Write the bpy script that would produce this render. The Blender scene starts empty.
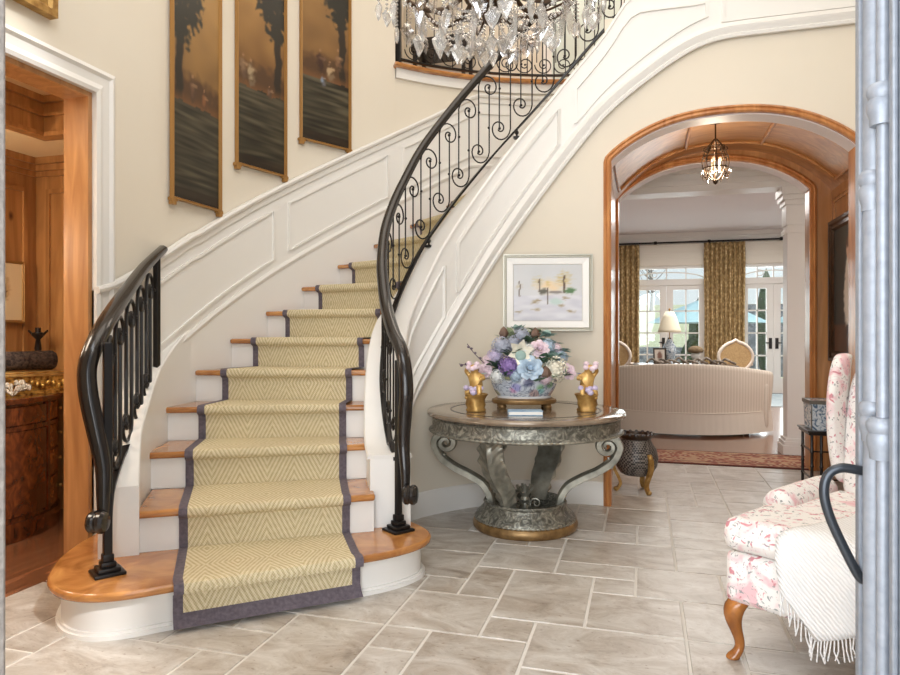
import bpy, bmesh, math, random
from mathutils import Vector, Matrix, noise
random.seed(7)
PI = math.pi
C = bpy.context.scene.collection
V = Vector

# ------------------------------------------------------------------ helpers
def lin(c):
    out = []
    for v in c[:3]:
        v = v/255.0
        out.append(v/12.92 if v <= .04045 else ((v+.055)/1.055)**2.4)
    return (out[0], out[1], out[2], 1.0)

def catmull(pts, per=8):
    P = [V(p) for p in pts]
    P = [P[0]*2-P[1]] + P + [P[-1]*2-P[-2]]
    out = []
    for i in range(1, len(P)-2):
        a, b, c, d = P[i-1], P[i], P[i+1], P[i+2]
        for k in range(per):
            t = k/per
            out.append(.5*((2*b)+(c-a)*t+(2*a-5*b+4*c-d)*t*t+(3*b-3*c+d-a)*t**3))
    out.append(P[-2].copy())
    return out

class Path:
    """a polyline looked up by length"""
    def __init__(self, pts):
        self.p = [V(p) for p in pts]
        self.s = [0.0]
        for a, b in zip(self.p, self.p[1:]):
            self.s.append(self.s[-1]+(b-a).length)
        self.L = self.s[-1]
    def at(self, s):
        if s <= 0:
            d = (self.p[0]-self.p[1]).normalized(); return self.p[0]+d*(-s)
        if s >= self.L:
            d = (self.p[-1]-self.p[-2]).normalized(); return self.p[-1]+d*(s-self.L)
        lo, hi = 0, len(self.s)-1
        while hi-lo > 1:
            m = (lo+hi)//2
            if self.s[m] <= s: lo = m
            else: hi = m
        t = (s-self.s[lo])/max(1e-9, self.s[hi]-self.s[lo])
        return self.p[lo].lerp(self.p[hi], t)
    def tan(self, s, e=.05):
        return (self.at(s+e)-self.at(s-e)).normalized()

def interp(x, tab):
    if x <= tab[0][0]: return tab[0][1]
    for (a, b), (c, d) in zip(tab, tab[1:]):
        if x <= c: return b+(d-b)*(x-a)/(c-a)
    return tab[-1][1]

class MB:
    def __init__(self): self.bm = bmesh.new(); self.uvl = None
    def v(self, p): return self.bm.verts.new(p)
    def f(self, vs):
        try: return self.bm.faces.new(vs)
        except ValueError: return None
    def box(self, lo, hi, M=None, bev=0):
        x0, y0, z0 = lo; x1, y1, z1 = hi
        c = [V((x, y, z)) for z in (z0, z1) for (x, y) in ((x0, y0), (x1, y0), (x1, y1), (x0, y1))]
        if M: c = [M@p for p in c]
        vs = [self.v(p) for p in c]
        fs = []
        for q in ((3, 2, 1, 0), (4, 5, 6, 7), (0, 1, 5, 4), (1, 2, 6, 5), (2, 3, 7, 6), (3, 0, 4, 7)):
            fs.append(self.f([vs[i] for i in q]))
        if bev:
            es = set(e for f in fs for e in f.edges)
            bmesh.ops.bevel(self.bm, geom=list(es), offset=bev, segments=2, affect='EDGES', profile=.5)
        return self
    def prism(self, poly, z0, z1, M=None):
        """a polygon in xy pushed from z0 to z1"""
        lo = [V((p[0], p[1], z0)) for p in poly]; hi = [V((p[0], p[1], z1)) for p in poly]
        if M: lo = [M@p for p in lo]; hi = [M@p for p in hi]
        a = [self.v(p) for p in lo]; b = [self.v(p) for p in hi]
        n = len(a)
        self.f(a[::-1]); self.f(b)
        for i in range(n):
            self.f([a[i], a[(i+1) % n], b[(i+1) % n], b[i]])
        return self
    def loft(self, rings, caps=True, closed=True, loop=False):
        R = [[self.v(p) for p in r] for r in rings]
        n = len(R[0])
        rr = list(zip(R, R[1:]))
        if loop: rr.append((R[-1], R[0]))
        for a, b in rr:
            for i in range(n if closed else n-1):
                self.f([a[i], a[(i+1) % n], b[(i+1) % n], b[i]])
        if caps and closed and not loop:
            self.f(R[0][::-1]); self.f(R[-1])
        return R
    def sweep(self, path, prof, side=None, up=None, closed_path=False, caps=True, scale=None):
        """prof = [(a,b)] along side and up; side=None: horizontal frame from z; else carried along"""
        P = [V(p) for p in path]; n = len(P); rings = []
        prev = V(side).normalized() if side is not None else None
        for i in range(n):
            if closed_path: t = (P[(i+1) % n]-P[i-1]).normalized()
            else: t = (P[min(i+1, n-1)]-P[max(i-1, 0)]).normalized()
            if side is None:
                u = V(up) if up else V((0, 0, 1))
                s = t.cross(u)
                if s.length < 1e-5: s = V((1, 0, 0))
                s.normalize()
            else:
                s = prev-t*prev.dot(t)
                if s.length < 1e-5: s = t.orthogonal()
                s.normalize(); prev = s
            u = s.cross(t)
            k = scale(i/(n-1)) if scale else 1.0
            rings.append([P[i]+s*(a*k)+u*(b*k) for a, b in prof])
        self.loft(rings, caps=caps, loop=closed_path)
        return self
    def tube(self, path, r, n=8, closed_path=False, taper=None):
        P = [V(p) for p in path]
        t = (P[1]-P[0]).normalized()
        prof = [(math.cos(2*PI*k/n)*r, math.sin(2*PI*k/n)*r) for k in range(n)]
        return self.sweep(P, prof, side=t.orthogonal(), closed_path=closed_path, scale=taper)
    def lathe(self, prof, n=32, c=(0, 0, 0), sx=1, sy=1, M=None, wob=None):
        c = V(c); rings = []
        for r, z in prof:
            ring = []
            for k in range(n):
                a = 2*PI*k/n
                rr = max(r, 1e-4)*(wob(a, z) if wob else 1)
                p = c+V((math.cos(a)*rr*sx, math.sin(a)*rr*sy, z))
                ring.append(M@p if M else p)
            rings.append(ring)
        self.loft(rings)
        return self
    def ball(self, c, r, n=12, m=8, sx=1, sy=1, sz=1, M=None):
        prof = [(math.sin(PI*j/m)*r, -math.cos(PI*j/m)*r*sz) for j in range(m+1)]
        return self.lathe(prof, n, c, sx, sy, M)
    def quad_uv(self, grid, uvs):
        """grid of points with uv"""
        bm = self.bm
        if not self.uvl: self.uvl = bm.loops.layers.uv.new('UVMap')
        R = [[(self.v(p), uv) for p, uv in zip(r, ur)] for r, ur in zip(grid, uvs)]
        for a, b in zip(R, R[1:]):
            for i in range(len(a)-1):
                q = [a[i], a[i+1], b[i+1], b[i]]
                f = self.f([x[0] for x in q])
                if f:
                    for l, x in zip(f.loops, q): l[self.uvl].uv = x[1]
        return self
    def build(self, name, m, parent=None, smooth=38, loc=None, rotz=0, bevel=0, subs=0, rot=None, solid=0, recalc=True):
        if recalc: bmesh.ops.recalc_face_normals(self.bm, faces=self.bm.faces)
        me = bpy.data.meshes.new(name)
        self.bm.to_mesh(me); self.bm.free()
        me.materials.append(m)
        if smooth:
            me.polygons.foreach_set('use_smooth', [True]*len(me.polygons))
            me.set_sharp_from_angle(angle=math.radians(smooth))
        o = bpy.data.objects.new(name, me); C.objects.link(o)
        if parent: o.parent = parent
        if loc: o.location = loc
        if rot: o.rotation_euler = rot
        elif rotz: o.rotation_euler = (0, 0, rotz)
        if solid:
            md = o.modifiers.new('solid', 'SOLIDIFY'); md.thickness = solid; md.offset = 0
        if bevel:
            md = o.modifiers.new('bevel', 'BEVEL'); md.width = bevel; md.segments = 2; md.limit_method = 'ANGLE'; md.angle_limit = .6
        if subs:
            md = o.modifiers.new('subs', 'SUBSURF'); md.levels = subs; md.render_levels = subs
        return o

def thing(name, label, cat, loc=(0, 0, 0), rotz=0, group=None):
    o = bpy.data.objects.new(name, None); C.objects.link(o)
    o.location = loc; o.rotation_euler = (0, 0, rotz)
    o.empty_display_size = .05
    return tag(o, label, cat, group)
def tag(o, label, cat, group=None):
    o['label'] = label; o['category'] = cat
    if group: o['group'] = group
    return o
def struct(o):
    o['kind'] = 'structure'; return o
def copy_tree(o, parent=None):
    c = o.copy(); C.objects.link(c)
    if parent: c.parent = parent
    for ch in [x for x in bpy.data.objects if x.parent == o]:
        copy_tree(ch, c)
    return c

# ------------------------------------------------------------------ materials
def nt(name):
    m = bpy.data.materials.new(name); m.use_nodes = True
    N = m.node_tree.nodes; L = m.node_tree.links
    return m, N, L, N['Principled BSDF']
def plain(name, c, rough=.5, metal=0, spec=.5, coat=0, trans=0, ior=1.45, emit=None, estr=0, sheen=0):
    m, N, L, b = nt(name)
    b.inputs['Base Color'].default_value = lin(c); b.inputs['Roughness'].default_value = rough
    b.inputs['Metallic'].default_value = metal; b.inputs['Specular IOR Level'].default_value = spec
    b.inputs['Coat Weight'].default_value = coat; b.inputs['Transmission Weight'].default_value = trans
    b.inputs['IOR'].default_value = ior; b.inputs['Sheen Weight'].default_value = sheen
    if emit:
        b.inputs['Emission Color'].default_value = lin(emit); b.inputs['Emission Strength'].default_value = estr
    return m
def ramp(N, stops):
    r = N.new('ShaderNodeValToRGB'); e = r.color_ramp.elements
    while len(e) < len(stops): e.new(.5)
    for k, (p, c) in zip(e, stops):
        k.position = p; k.color = lin(c)
    return r
def coords(N, L, stretch=(1, 1, 1), kind='Object', rot=(0, 0, 0)):
    t = N.new('ShaderNodeTexCoord'); mp = N.new('ShaderNodeMapping')
    mp.inputs['Scale'].default_value = stretch; mp.inputs['Rotation'].default_value = rot
    L.new(t.outputs[kind], mp.inputs['Vector']); return mp.outputs['Vector']
def noisy(name, stops, scale=5, rough=.5, stretch=(1, 1, 1), bump=0, detail=4, metal=0, dist=0, coat=0, rot=(0, 0, 0), bscale=None, sheen=0):
    m, N, L, b = nt(name)
    vec = coords(N, L, stretch, rot=rot)
    n = N.new('ShaderNodeTexNoise'); n.inputs['Scale'].default_value = scale; n.inputs['Detail'].default_value = detail
    n.inputs['Distortion'].default_value = dist
    L.new(vec, n.inputs['Vector'])
    r = ramp(N, stops); L.new(n.outputs['Fac'], r.inputs['Fac']); L.new(r.outputs['Color'], b.inputs['Base Color'])
    b.inputs['Roughness'].default_value = rough; b.inputs['Metallic'].default_value = metal
    b.inputs['Coat Weight'].default_value = coat; b.inputs['Coat Roughness'].default_value = .15
    b.inputs['Sheen Weight'].default_value = sheen
    if bump:
        bn = N.new('ShaderNodeBump'); bn.inputs['Strength'].default_value = bump; bn.inputs['Distance'].default_value = .01
        src = n
        if bscale:
            src = N.new('ShaderNodeTexNoise'); src.inputs['Scale'].default_value = bscale; src.inputs['Detail'].default_value = 3
            L.new(vec, src.inputs['Vector'])
        L.new(src.outputs['Fac'], bn.inputs['Height']); L.new(bn.outputs['Normal'], b.inputs['Normal'])
    return m
def wood(name, dark, light, scale=6, stretch=(8, 8, .6), rough=.35, knots=False, coat=.2, dist=1.2):
    m, N, L, b = nt(name)
    vec = coords(N, L, stretch)
    n = N.new('ShaderNodeTexNoise'); n.inputs['Scale'].default_value = scale*.5; n.inputs['Detail'].default_value = 5
    n.inputs['Distortion'].default_value = dist
    L.new(vec, n.inputs['Vector'])
    r = ramp(N, [(.3, dark), (.5, tuple((a+c)/2 for a, c in zip(dark, light))), (.7, light)])
    L.new(n.outputs['Fac'], r.inputs['Fac'])
    col = r.outputs['Color']
    if knots:
        v2 = coords(N, L, tuple(1.5 if s > 1 else .9 for s in stretch))
        vo = N.new('ShaderNodeTexVoronoi'); vo.inputs['Scale'].default_value = 2.2
        L.new(v2, vo.inputs['Vector'])
        kr = ramp(N, [(.03, (255, 255, 255)), (.085, (0, 0, 0))]); L.new(vo.outputs['Distance'], kr.inputs['Fac'])
        mx = N.new('ShaderNodeMix'); mx.data_type = 'RGBA'
        mx.inputs['B'].default_value = lin((70, 30, 12))
        L.new(kr.outputs['Color'], mx.inputs['Factor']); L.new(col, mx.inputs['A']); col = mx.outputs['Result']
    L.new(col, b.inputs['Base Color'])
    b.inputs['Roughness'].default_value = rough; b.inputs['Coat Weight'].default_value = coat; b.inputs['Coat Roughness'].default_value = .12
    return m

def glassy(name, tint=(255, 255, 255), gloss=.12, rough=.02):
    m, N, L, b = nt(name)
    N.remove(b)
    out = N['Material Output']; t = N.new('ShaderNodeBsdfTransparent'); g = N.new('ShaderNodeBsdfGlossy'); x = N.new('ShaderNodeMixShader')
    t.inputs['Color'].default_value = lin(tint); g.inputs['Roughness'].default_value = rough
    x.inputs['Fac'].default_value = gloss
    L.new(t.outputs[0], x.inputs[1]); L.new(g.outputs[0], x.inputs[2]); L.new(x.outputs[0], out.inputs['Surface'])
    return m

M = {}
M['white'] = plain('white_paint', (230, 227, 222), .38)
M['cream'] = noisy('cream_wall', [(.3, (221, 211, 194)), (.7, (224, 215, 199))], 1.5, .75)
M['ceil'] = plain('ceiling_paint', (240, 236, 228), .8)
M['oak'] = wood('oak_tread', (148, 92, 44), (202, 142, 80), 5, (2.2, 2.2, 9), .25, coat=.4)
M['pine'] = wood('knotty_pine', (156, 106, 62), (196, 144, 92), 5, (5, 5, .5), .3, True)
M['pine_h'] = wood('pine_across', (156, 106, 62), (196, 144, 92), 5, (.6, 5, 5), .3, True)
M['pine_d'] = wood('study_pine', (146, 98, 54), (190, 138, 84), 5, (5, 5, .5), .3, True)
M['trimwood'] = wood('arch_trim', (164, 100, 54), (208, 148, 92), 5, (5, 5, .7), .3)
M['cherry'] = wood('burl_mahogany', (58, 24, 10), (122, 62, 28), 6, (3, 3, 2), .18, coat=.6, dist=2.5)
M['redfloor'] = wood('red_oak_floor', (104, 64, 42), (150, 102, 72), 5, (9, .6, 1), .2, coat=.5)
M['iron'] = plain('black_iron', (30, 27, 26), .32, .35)
M['handrail'] = plain('dark_handrail', (32, 27, 25), .25, .2, coat=.4)
M['door_iron'] = noisy('grey_iron', [(.3, (150, 156, 166)), (.7, (168, 173, 182))], 40, .5, metal=.35, bump=.03)
M['gold'] = noisy('old_gold', [(.3, (144, 104, 50)), (.7, (200, 162, 96))], 22, .45, metal=.55, bump=.2)
M['gilt'] = noisy('gilt_figure', [(.3, (176, 130, 62)), (.7, (226, 190, 122))], 18, .4, metal=.45)
M['frame_gold'] = plain('frame_gold', (166, 124, 70), .45, .3)
M['silver'] = plain('frame_silver', (196, 194, 182), .4, .5)
M['black'] = plain('black_wood', (26, 20, 18), .3, coat=.3)
M['darkframe'] = wood('dark_frame', (34, 22, 14), (62, 42, 28), 6, (4, 4, 4), .3)
M['glass'] = glassy('window_glass', (248, 252, 252), .05)
M['binding'] = noisy('runner_binding', [(.3, (84, 76, 84)), (.7, (108, 98, 106))], 60, .9)
M['paper'] = plain('mat_board', (240, 238, 232), .8)
M['plaster_grey'] = noisy('stone_jamb', [(.3, (122, 116, 112)), (.7, (152, 145, 139))], 60, .85, bump=.3)
# ------------------------------------------------------------------ plan of the house (x along the hall, y into the house)
R_ = 1.22/6.2                      # riser
CX, CY, RO = -.08, 3.69, 2.67      # the round outer wall of the stair
def arc(deg, r=RO): return V((CX+r*math.cos(math.radians(deg)), CY+r*math.sin(math.radians(deg)), 0))
ARC_END = 137.9
HT = 5.9                           # two-storey hall
LAND = 18*R_                       # upper floor level

def normal_left(path, s):
    t = path.tan(s); return V((-t.y, t.x, 0))

def ribbon(pts, zb, zt, th, side=1, off=0.0):
    """a wall of thickness th following pts; zb and zt are functions of length"""
    P = Path([(p[0], p[1], 0) for p in pts]); mb = MB(); rings = []
    for s, p in zip(P.s, P.p):
        n = normal_left(P, s)*side
        a = p-n*off; b = p+n*th
        z0, z1 = zb(s), zt(s)
        rings.append([V((a.x, a.y, z0)), V((b.x, b.y, z0)), V((b.x, b.y, z1)), V((a.x, a.y, z1))])
    mb.loft(rings)
    return mb
k0 = lambda z: (lambda s: z)

# ------------------------------------------------------------------ floors
def travertine():
    m, N, L, b = nt('travertine')
    g = N.new('ShaderNodeNewGeometry')
    r1 = ramp(N, [(0, (156, 145, 132)), (.35, (182, 174, 164)), (.7, (204, 199, 192)), (1, (170, 160, 149))])
    L.new(g.outputs['Random Per Island'], r1.inputs['Fac'])
    vec = coords(N, L, (1, 1.6, 1))
    ad = N.new('ShaderNodeVectorMath'); ad.operation = 'MULTIPLY_ADD'
    ad.inputs[1].default_value = (9, 5, 3)
    cx = N.new('ShaderNodeCombineXYZ')
    for k in range(3): L.new(g.outputs['Random Per Island'], cx.inputs[k])
    L.new(cx.outputs[0], ad.inputs[0]); L.new(vec, ad.inputs[2])
    n = N.new('ShaderNodeTexNoise'); n.inputs['Scale'].default_value = 4.2; n.inputs['Detail'].default_value = 10; n.inputs['Roughness'].default_value = .72
    n.inputs['Distortion'].default_value = .8
    L.new(ad.outputs[0], n.inputs['Vector'])
    r2 = ramp(N, [(.30, (112, 95, 80)), (.43, (164, 151, 137)), (.56, (194, 187, 178)), (.72, (224, 220, 214))])
    L.new(n.outputs['Fac'], r2.inputs['Fac'])
    mx = N.new('ShaderNodeMix'); mx.data_type = 'RGBA'; mx.inputs['Factor'].default_value = .68
    L.new(r1.outputs['Color'], mx.inputs['A']); L.new(r2.outputs['Color'], mx.inputs['B'])
    n2 = N.new('ShaderNodeTexNoise'); n2.inputs['Scale'].default_value = 34; n2.inputs['Detail'].default_value = 4
    L.new(vec, n2.inputs['Vector'])
    r3 = ramp(N, [(.62, (255, 255, 255)), (.72, (178, 158, 138))]); L.new(n2.outputs['Fac'], r3.inputs['Fac'])
    m2 = N.new('ShaderNodeMix'); m2.data_type = 'RGBA'; m2.blend_type = 'MULTIPLY'; m2.inputs['Factor'].default_value = .6
    L.new(mx.outputs['Result'], m2.inputs['A']); L.new(r3.outputs['Color'], m2.inputs['B'])
    L.new(m2.outputs['Result'], b.inputs['Base Color'])
    b.inputs['Roughness'].default_value = .32
    bn = N.new('ShaderNodeBump'); bn.inputs['Strength'].default_value = .08; bn.inputs['Distance'].default_value = .01
    L.new(n2.outputs['Fac'], bn.inputs['Height']); L.new(bn.outputs['Normal'], b.inputs['Normal'])
    return m
M['travertine'] = travertine()
M['grout'] = plain('grout', (212, 207, 199), .9)

I0, I1, J0, J1 = -14, 14, -19, 20
fixed = [(-3, -1, 1, 4), (-3, -2, 0, 1), (-2, 1, -1, 1), (-5, -3, 0, 2), (-5, -4, 2, 3), (-4, -3, 2, 4), (-4, -2, 4, 6), (-6, -4, 3, 5),
         (-1, 0, 3, 4), (-1, 1, 1, 3), (-2, 0, 4, 5), (-2, 1, 5, 7), (0, 2, 3, 5), (1, 3, 1, 3), (1, 2, -2, 1), (2, 4, 3, 4), (-8, -5, 0, 2), (-7, -5, 2, 3),
         (-4, -2, -3, 0), (-3, 0, 7, 8), (0, 1, 7, 9), (1, 3, 5, 7), (1, 3, 7, 8), (-1, 0, 8, 9), (-3, -1, 8, 10)]
def tiles():
    used = {}
    out = []
    def put(a, b, c, d):
        for i in range(a, b):
            for j in range(c, d): used[(i, j)] = 1
        out.append((a, b, c, d))
    for q in fixed:
        if not any((i, j) in used for i in range(q[0], q[1]) for j in range(q[2], q[3])): put(*q)
    rnd = random.Random(3)
    for j in range(J0, J1):
        for i in range(I0, I1):
            if (i, j) in used: continue
            sizes = [(3, 2), (2, 2), (2, 3), (2, 1), (1, 2), (1, 1)]
            w = [5, 4, 3, 2.4, 2.0, .6]
            while sizes:
                k = rnd.choices(range(len(sizes)), w)[0]
                a, b = sizes.pop(k); w.pop(k)
                if i+a <= I1 and j+b <= J1 and not any((x, y) in used for x in range(i, i+a) for y in range(j, j+b)):
                    put(i, i+a, j, j+b); break
    mb = MB(); g = .005; h = .003
    for a, b, c, d in out:
        x0, x1, y0, y1 = -.035+.2*a+g, -.035+.2*b-g, 2.64+.2*c+g, 2.64+.2*d-g
        lo = [mb.v((x, y, -.006)) for x, y in ((x0, y0), (x1, y0), (x1, y1), (x0, y1))]
        hi = [mb.v((x, y, 0)) for x, y in ((x0+h, y0+h), (x1-h, y0+h), (x1-h, y1-h), (x0+h, y1-h))]
        mb.f(hi)
        for k in range(4): mb.f([lo[k], lo[(k+1) % 4], hi[(k+1) % 4], hi[k]])
    return mb
floor = struct(tiles().build('floor', M['travertine'], smooth=0))
struct(MB().box((-2.755, -1.3, -.12), (2.8, 6.64, -.0035)).build('floor_grout_bed', M['grout'], smooth=0))
struct(MB().box((-4.3, .3, -.12), (-2.755, 3.95, -.001)).build('floor_study', M['redfloor'], smooth=0))
struct(MB().box((-3.2, 6.64, -.12), (6.2, 15.0, -.001)).build('floor_living_room', M['redfloor'], smooth=0))

# ------------------------------------------------------------------ walls of the hall
DY0, DY1, DZ = 1.2, 2.858, 2.466   # study doorway
w = MB(); w.box((-2.907, 1.03, 0), (-2.75, DY0, HT)); w.box((-2.907, DY0, DZ), (-2.75, DY1, HT)); 
struct(w.build('wall_left', M['cream'], smooth=0))
outer = [V((-2.75, DY1, 0)), V((-2.75, 3.1, 0)), V((-2.75, 3.4, 0)), V((-2.75, 3.69, 0))]+[arc(180-k*2.1) for k in range(1, 21)]
outer[-1] = arc(ARC_END)
outer_end = outer+[arc(ARC_END-k*4) for k in range(1, 11)]
struct(ribbon(outer, k0(0), k0(HT), .157).build('wall_stair', M['cream'], smooth=30))
struct(ribbon(outer_end[len(outer)-1:], k0(0), k0(LAND-.12), .157).build('wall_under_landing', M['cream'], smooth=30))
OUT = Path(outer_end)
def n_outer(p):
    """which step the outer wall is at (continuous)"""
    if p.y < CY: return interp(p.y, [(2.63, 2), (3.0, 3), (3.343, 4), (3.69, 5)])
    a = math.degrees(math.atan2(p.y-CY, p.x-CX))
    return 5+(180-a)/7.6
def z_rail_outer(s):
    p = OUT.at(s)
    if p.y < 3.69: return interp(p.y, [(2.858, 1.44), (2.95, 1.463), (3.1, 1.53), (3.29, 1.632), (3.69, 1.86)])
    return min(LAND-.17, n_outer(p)*R_+.862)
def z_skirt(s):
    p = OUT.at(s); return min(LAND-.8, n_outer(p)*R_+.262)
struct(ribbon(outer_end, k0(0), lambda s: z_rail_outer(s), .02, off=.012).build('wall_stair_wainscot', M['white'], smooth=30))
def on_outer(s, z, off=.012):
    n = normal_left(OUT, s); p = OUT.at(s)-n*off
    return V((p.x, p.y, z))
rail_prof = [(-.0, -.06), (.012, -.06), (.016, -.02), (.034, -.012), (.04, .004), (.034, .018), (.0, .02)]
def along(path, zf, s0, s1, off, step=.07):
    n = max(2, int((s1-s0)/step)); pts = []
    for k in range(n+1):
        s = s0+(s1-s0)*k/n; nn = normal_left(path, s); p = path.at(s)-nn*off
        pts.append(V((p.x, p.y, zf(s))))
    return pts
struct(MB().sweep(along(OUT, z_rail_outer, 0, OUT.L, .012), rail_prof).build('trim_chair_rail', M['white'], smooth=30))
sk0 = OUT.s[2]
skp = [(0, -.02), (.006, -.02), (.014, .0), (.006, .02), (0, .02)]
struct(MB().sweep(along(OUT, z_skirt, .25, OUT.L, .0125), skp).build('trim_stair_skirt', M['white'], smooth=30))
# wainscot panels of the outer wall, each a raised moulding
pm = MB()
for s0, s1 in ((.42, 1.6), (1.75, 2.72), (2.87, 3.9)):
    lo = along(OUT, lambda s: z_skirt(s)+.09, s0, s1, .016); hi = along(OUT, lambda s: z_rail_outer(s)-.15, s0, s1, .016)
    pm.sweep(lo+hi[::-1], [(-.009, -.009), (.009, -.009), (.009, .009), (-.009, .009)], side=normal_left(OUT, s0), closed_path=True)
struct(pm.build('trim_wainscot_panels', M['white'], smooth=0))

# the inner stair wall, seen beside the table: P is its hall-side face
P_ctrl = [(-1.198, 3.38, 0), (-1.32, 3.62, 0), (-1.415, 3.86, 0), (-1.46, 4.05, 0), (-1.446, 4.19, 0), (-1.323, 4.40, 0), (-1.10, 4.655, 0), (-.86, 4.80, 0), (-.62, 4.873, 0), (-.40, 4.9, 0), (-.262, 4.9, 0)]
P_pts = catmull(P_ctrl, 6)+[V((.1, 4.9, 0)), V((.4, 4.9, 0)), V((.7, 4.9, 0)), V((1.3, 4.9, 0)), V((2.6, 4.9, 0))]
PP = Path(P_pts)
def s_near(path, p):
    best = min(range(len(path.p)), key=lambda i: (path.p[i]-V((p[0], p[1], 0))).length)
    b, bd = path.s[best], 9
    for k in range(-40, 41):
        s = path.s[best]+k*.005
        d = (path.at(s)-V((p[0], p[1], 0))).length
        if d < bd: b, bd = s, d
    return b
ZB = [(s_near(PP, p), z) for p, z in (((-1.198, 3.38), .197), ((-1.32, 3.62), .3), ((-1.415, 3.86), .5), ((-1.46, 4.05), .70), ((-1.446, 4.19), .83), ((-1.323, 4.40), 1.16),
      ((-1.10, 4.655), 1.63), ((-.93, 4.76), 1.92), ((-.60, 4.88), 2.39), ((-.273, 4.9), 2.787), ((.047, 4.9), 3.02), ((.25, 4.9), 3.15), ((.37, 4.9), 3.21), ((.5, 4.9), 3.236), ((2.6, 4.9), 3.239))]
def smoothed(tab, lo, hi, sig=.10, n=160):
    xs = [lo+(hi-lo)*k/n for k in range(n+1)]; out = []
    for x in xs:
        w = 0; a = 0
        for k in range(-8, 9):
            d = k*sig/4; g = math.exp(-(d/sig)**2/2); q = x+d
            v = interp(q, tab)
            if q < tab[0][0]: v = tab[0][1]+(q-tab[0][0])*(tab[1][1]-tab[0][1])/(tab[1][0]-tab[0][0])
            a += v*g; w += g
        out.append((x, a/w))
    return out
ZB = smoothed(ZB, 0, PP.L, .11)
z_bot = lambda s: interp(s, ZB)
# centre line of the inner railing and its handrail height
MR = [(-1.19, 3.27, .98), (-1.282, 3.39, 1.23), (-1.391, 3.565, 1.37), (-1.466, 3.70, 1.53), (-1.512, 3.80, 1.66), (-1.565, 3.985, 1.87), (-1.565, 4.14, 2.07), (-1.536, 4.293, 2.27),
      (-1.48, 4.43, 2.48), (-1.395, 4.548, 2.67), (-1.25, 4.70, 2.93), (-1.03, 4.86, 3.25), (-.70, 4.967, 3.63), (-.35, 5.0, 4.02), (-.1, 5.0, 4.28)]
M_pts = catmull([(a, b, 0) for a, b, c in MR], 6)
MP = Path(M_pts)
MZ = [(s_near(MP, (a, b)), c) for a, b, c in MR]
MZ = smoothed(MZ, 0, MP.L, .07)
z_hand = lambda s: interp(s, MZ)
ZT = [(0, .56)]
for s in [k*.1 for k in range(2, int(PP.L*10)+1)]:
    p = PP.at(s)
    if p.x > -.15 and s > 1: ZT.append((s, LAND+.04))
    else: ZT.append((s, min(LAND+.04, max(.575, z_hand(s_near(MP, p))-.745-.06*max(0, min(1, z_hand(s_near(MP, p))-1.9))))))
ZT = smoothed(ZT, 0, PP.L, .06)
z_top = lambda s: interp(s, ZT)
k_arch = s_near(PP, (-.262, 4.9))
niche = [PP.at(k_arch*k/60) for k in range(61)]
struct(ribbon(niche, k0(0), z_bot, .2).build('wall_niche', M['cream'], smooth=30))
# baseboard in the niche
bb = [(0, 0), (.018, 0), (.018, .125), (.012, .14), (.008, .158), (0, .165)]
struct(MB().sweep(along(PP, k0(0), .05, k_arch, 0, .05), bb).build('baseboard_niche', M['white'], smooth=30))
# wall with the arch, y 4.9
AX0, AX1, ASP, AAP = -.217, 1.32, 2.43, 2.70
ACX, AH = (AX0+AX1)/2, (AX1-AX0)/2
def arch_z(x, x0, x1, sp, ap):
    """three-centred arch"""
    t = max(-1, min(1, (x-(x0+x1)/2)/((x1-x0)/2)))
    return sp+(ap-sp)*(1-abs(t)**2.35)**.9
def arch_pts(x0, x1, sp, ap, y, n=28):
    pts = []
    for k in range(n+1):
        x = (x0+x1)/2-(x1-x0)/2*math.cos(PI*k/n)
        pts.append(V((x, y, arch_z(x, x0, x1, sp, ap))))
    return pts
def arch_wall(xl, xr, ztop, x0, x1, sp, ap, y0, y1):
    mb = MB(); mb.box((xl, y0, 0), (x0, y1, ztop)); mb.box((x1, y0, 0), (xr, y1, ztop))
    A = arch_pts(x0, x1, sp, ap, y0)
    rings = [[V((p.x, y0, p.z)), V((p.x, y1, p.z)), V((p.x, y1, ztop)), V((p.x, y0, ztop))] for p in A]
    mb.loft(rings); return mb
struct(arch_wall(-.262, 2.6, LAND-.1, AX0-.01, AX1+.01, ASP, AAP, 4.9, 5.06).build('wall_arch', M['cream'], smooth=0))
struct(MB().box((2.6, 5.06, LAND-.1), (2.76, 7.6, HT)).build('wall_upper_right', M['cream'], smooth=0))
struct(MB().box((2.6, 1.03, 0), (2.76, 5.06, HT)).build('wall_right', M['cream'], smooth=0))
# front wall with the entry opening and an assumed, unseen window opening over it to let light in
fw = MB(); fw.box((-3.0, .8, 0), (-1.55, 1.03, HT)); fw.box((.55, .8, 0), (2.76, 1.03, HT)); fw.box((-1.55, .8, 2.9), (.55, 1.03, 3.4)); fw.box((-1.55, .8, 5.5), (.55, 1.03, HT))
struct(fw.build('wall_front', M['cream'], smooth=0))
struct(MB().box((-1.5, .8, 0), (-1.21, 1.045, 2.9)).build('door_jamb_stone', M['plaster_grey'], bevel=.01))
struct(MB().box((-3.2, .6, HT), (3.0, 8.2, HT+.12)).build('ceiling', M['ceil'], smooth=0))

# band of the inner stair: white panelled string wall on top of the niche wall and over the arch
bandp = [PP.at(PP.L*k/140) for k in range(141)]

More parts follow.
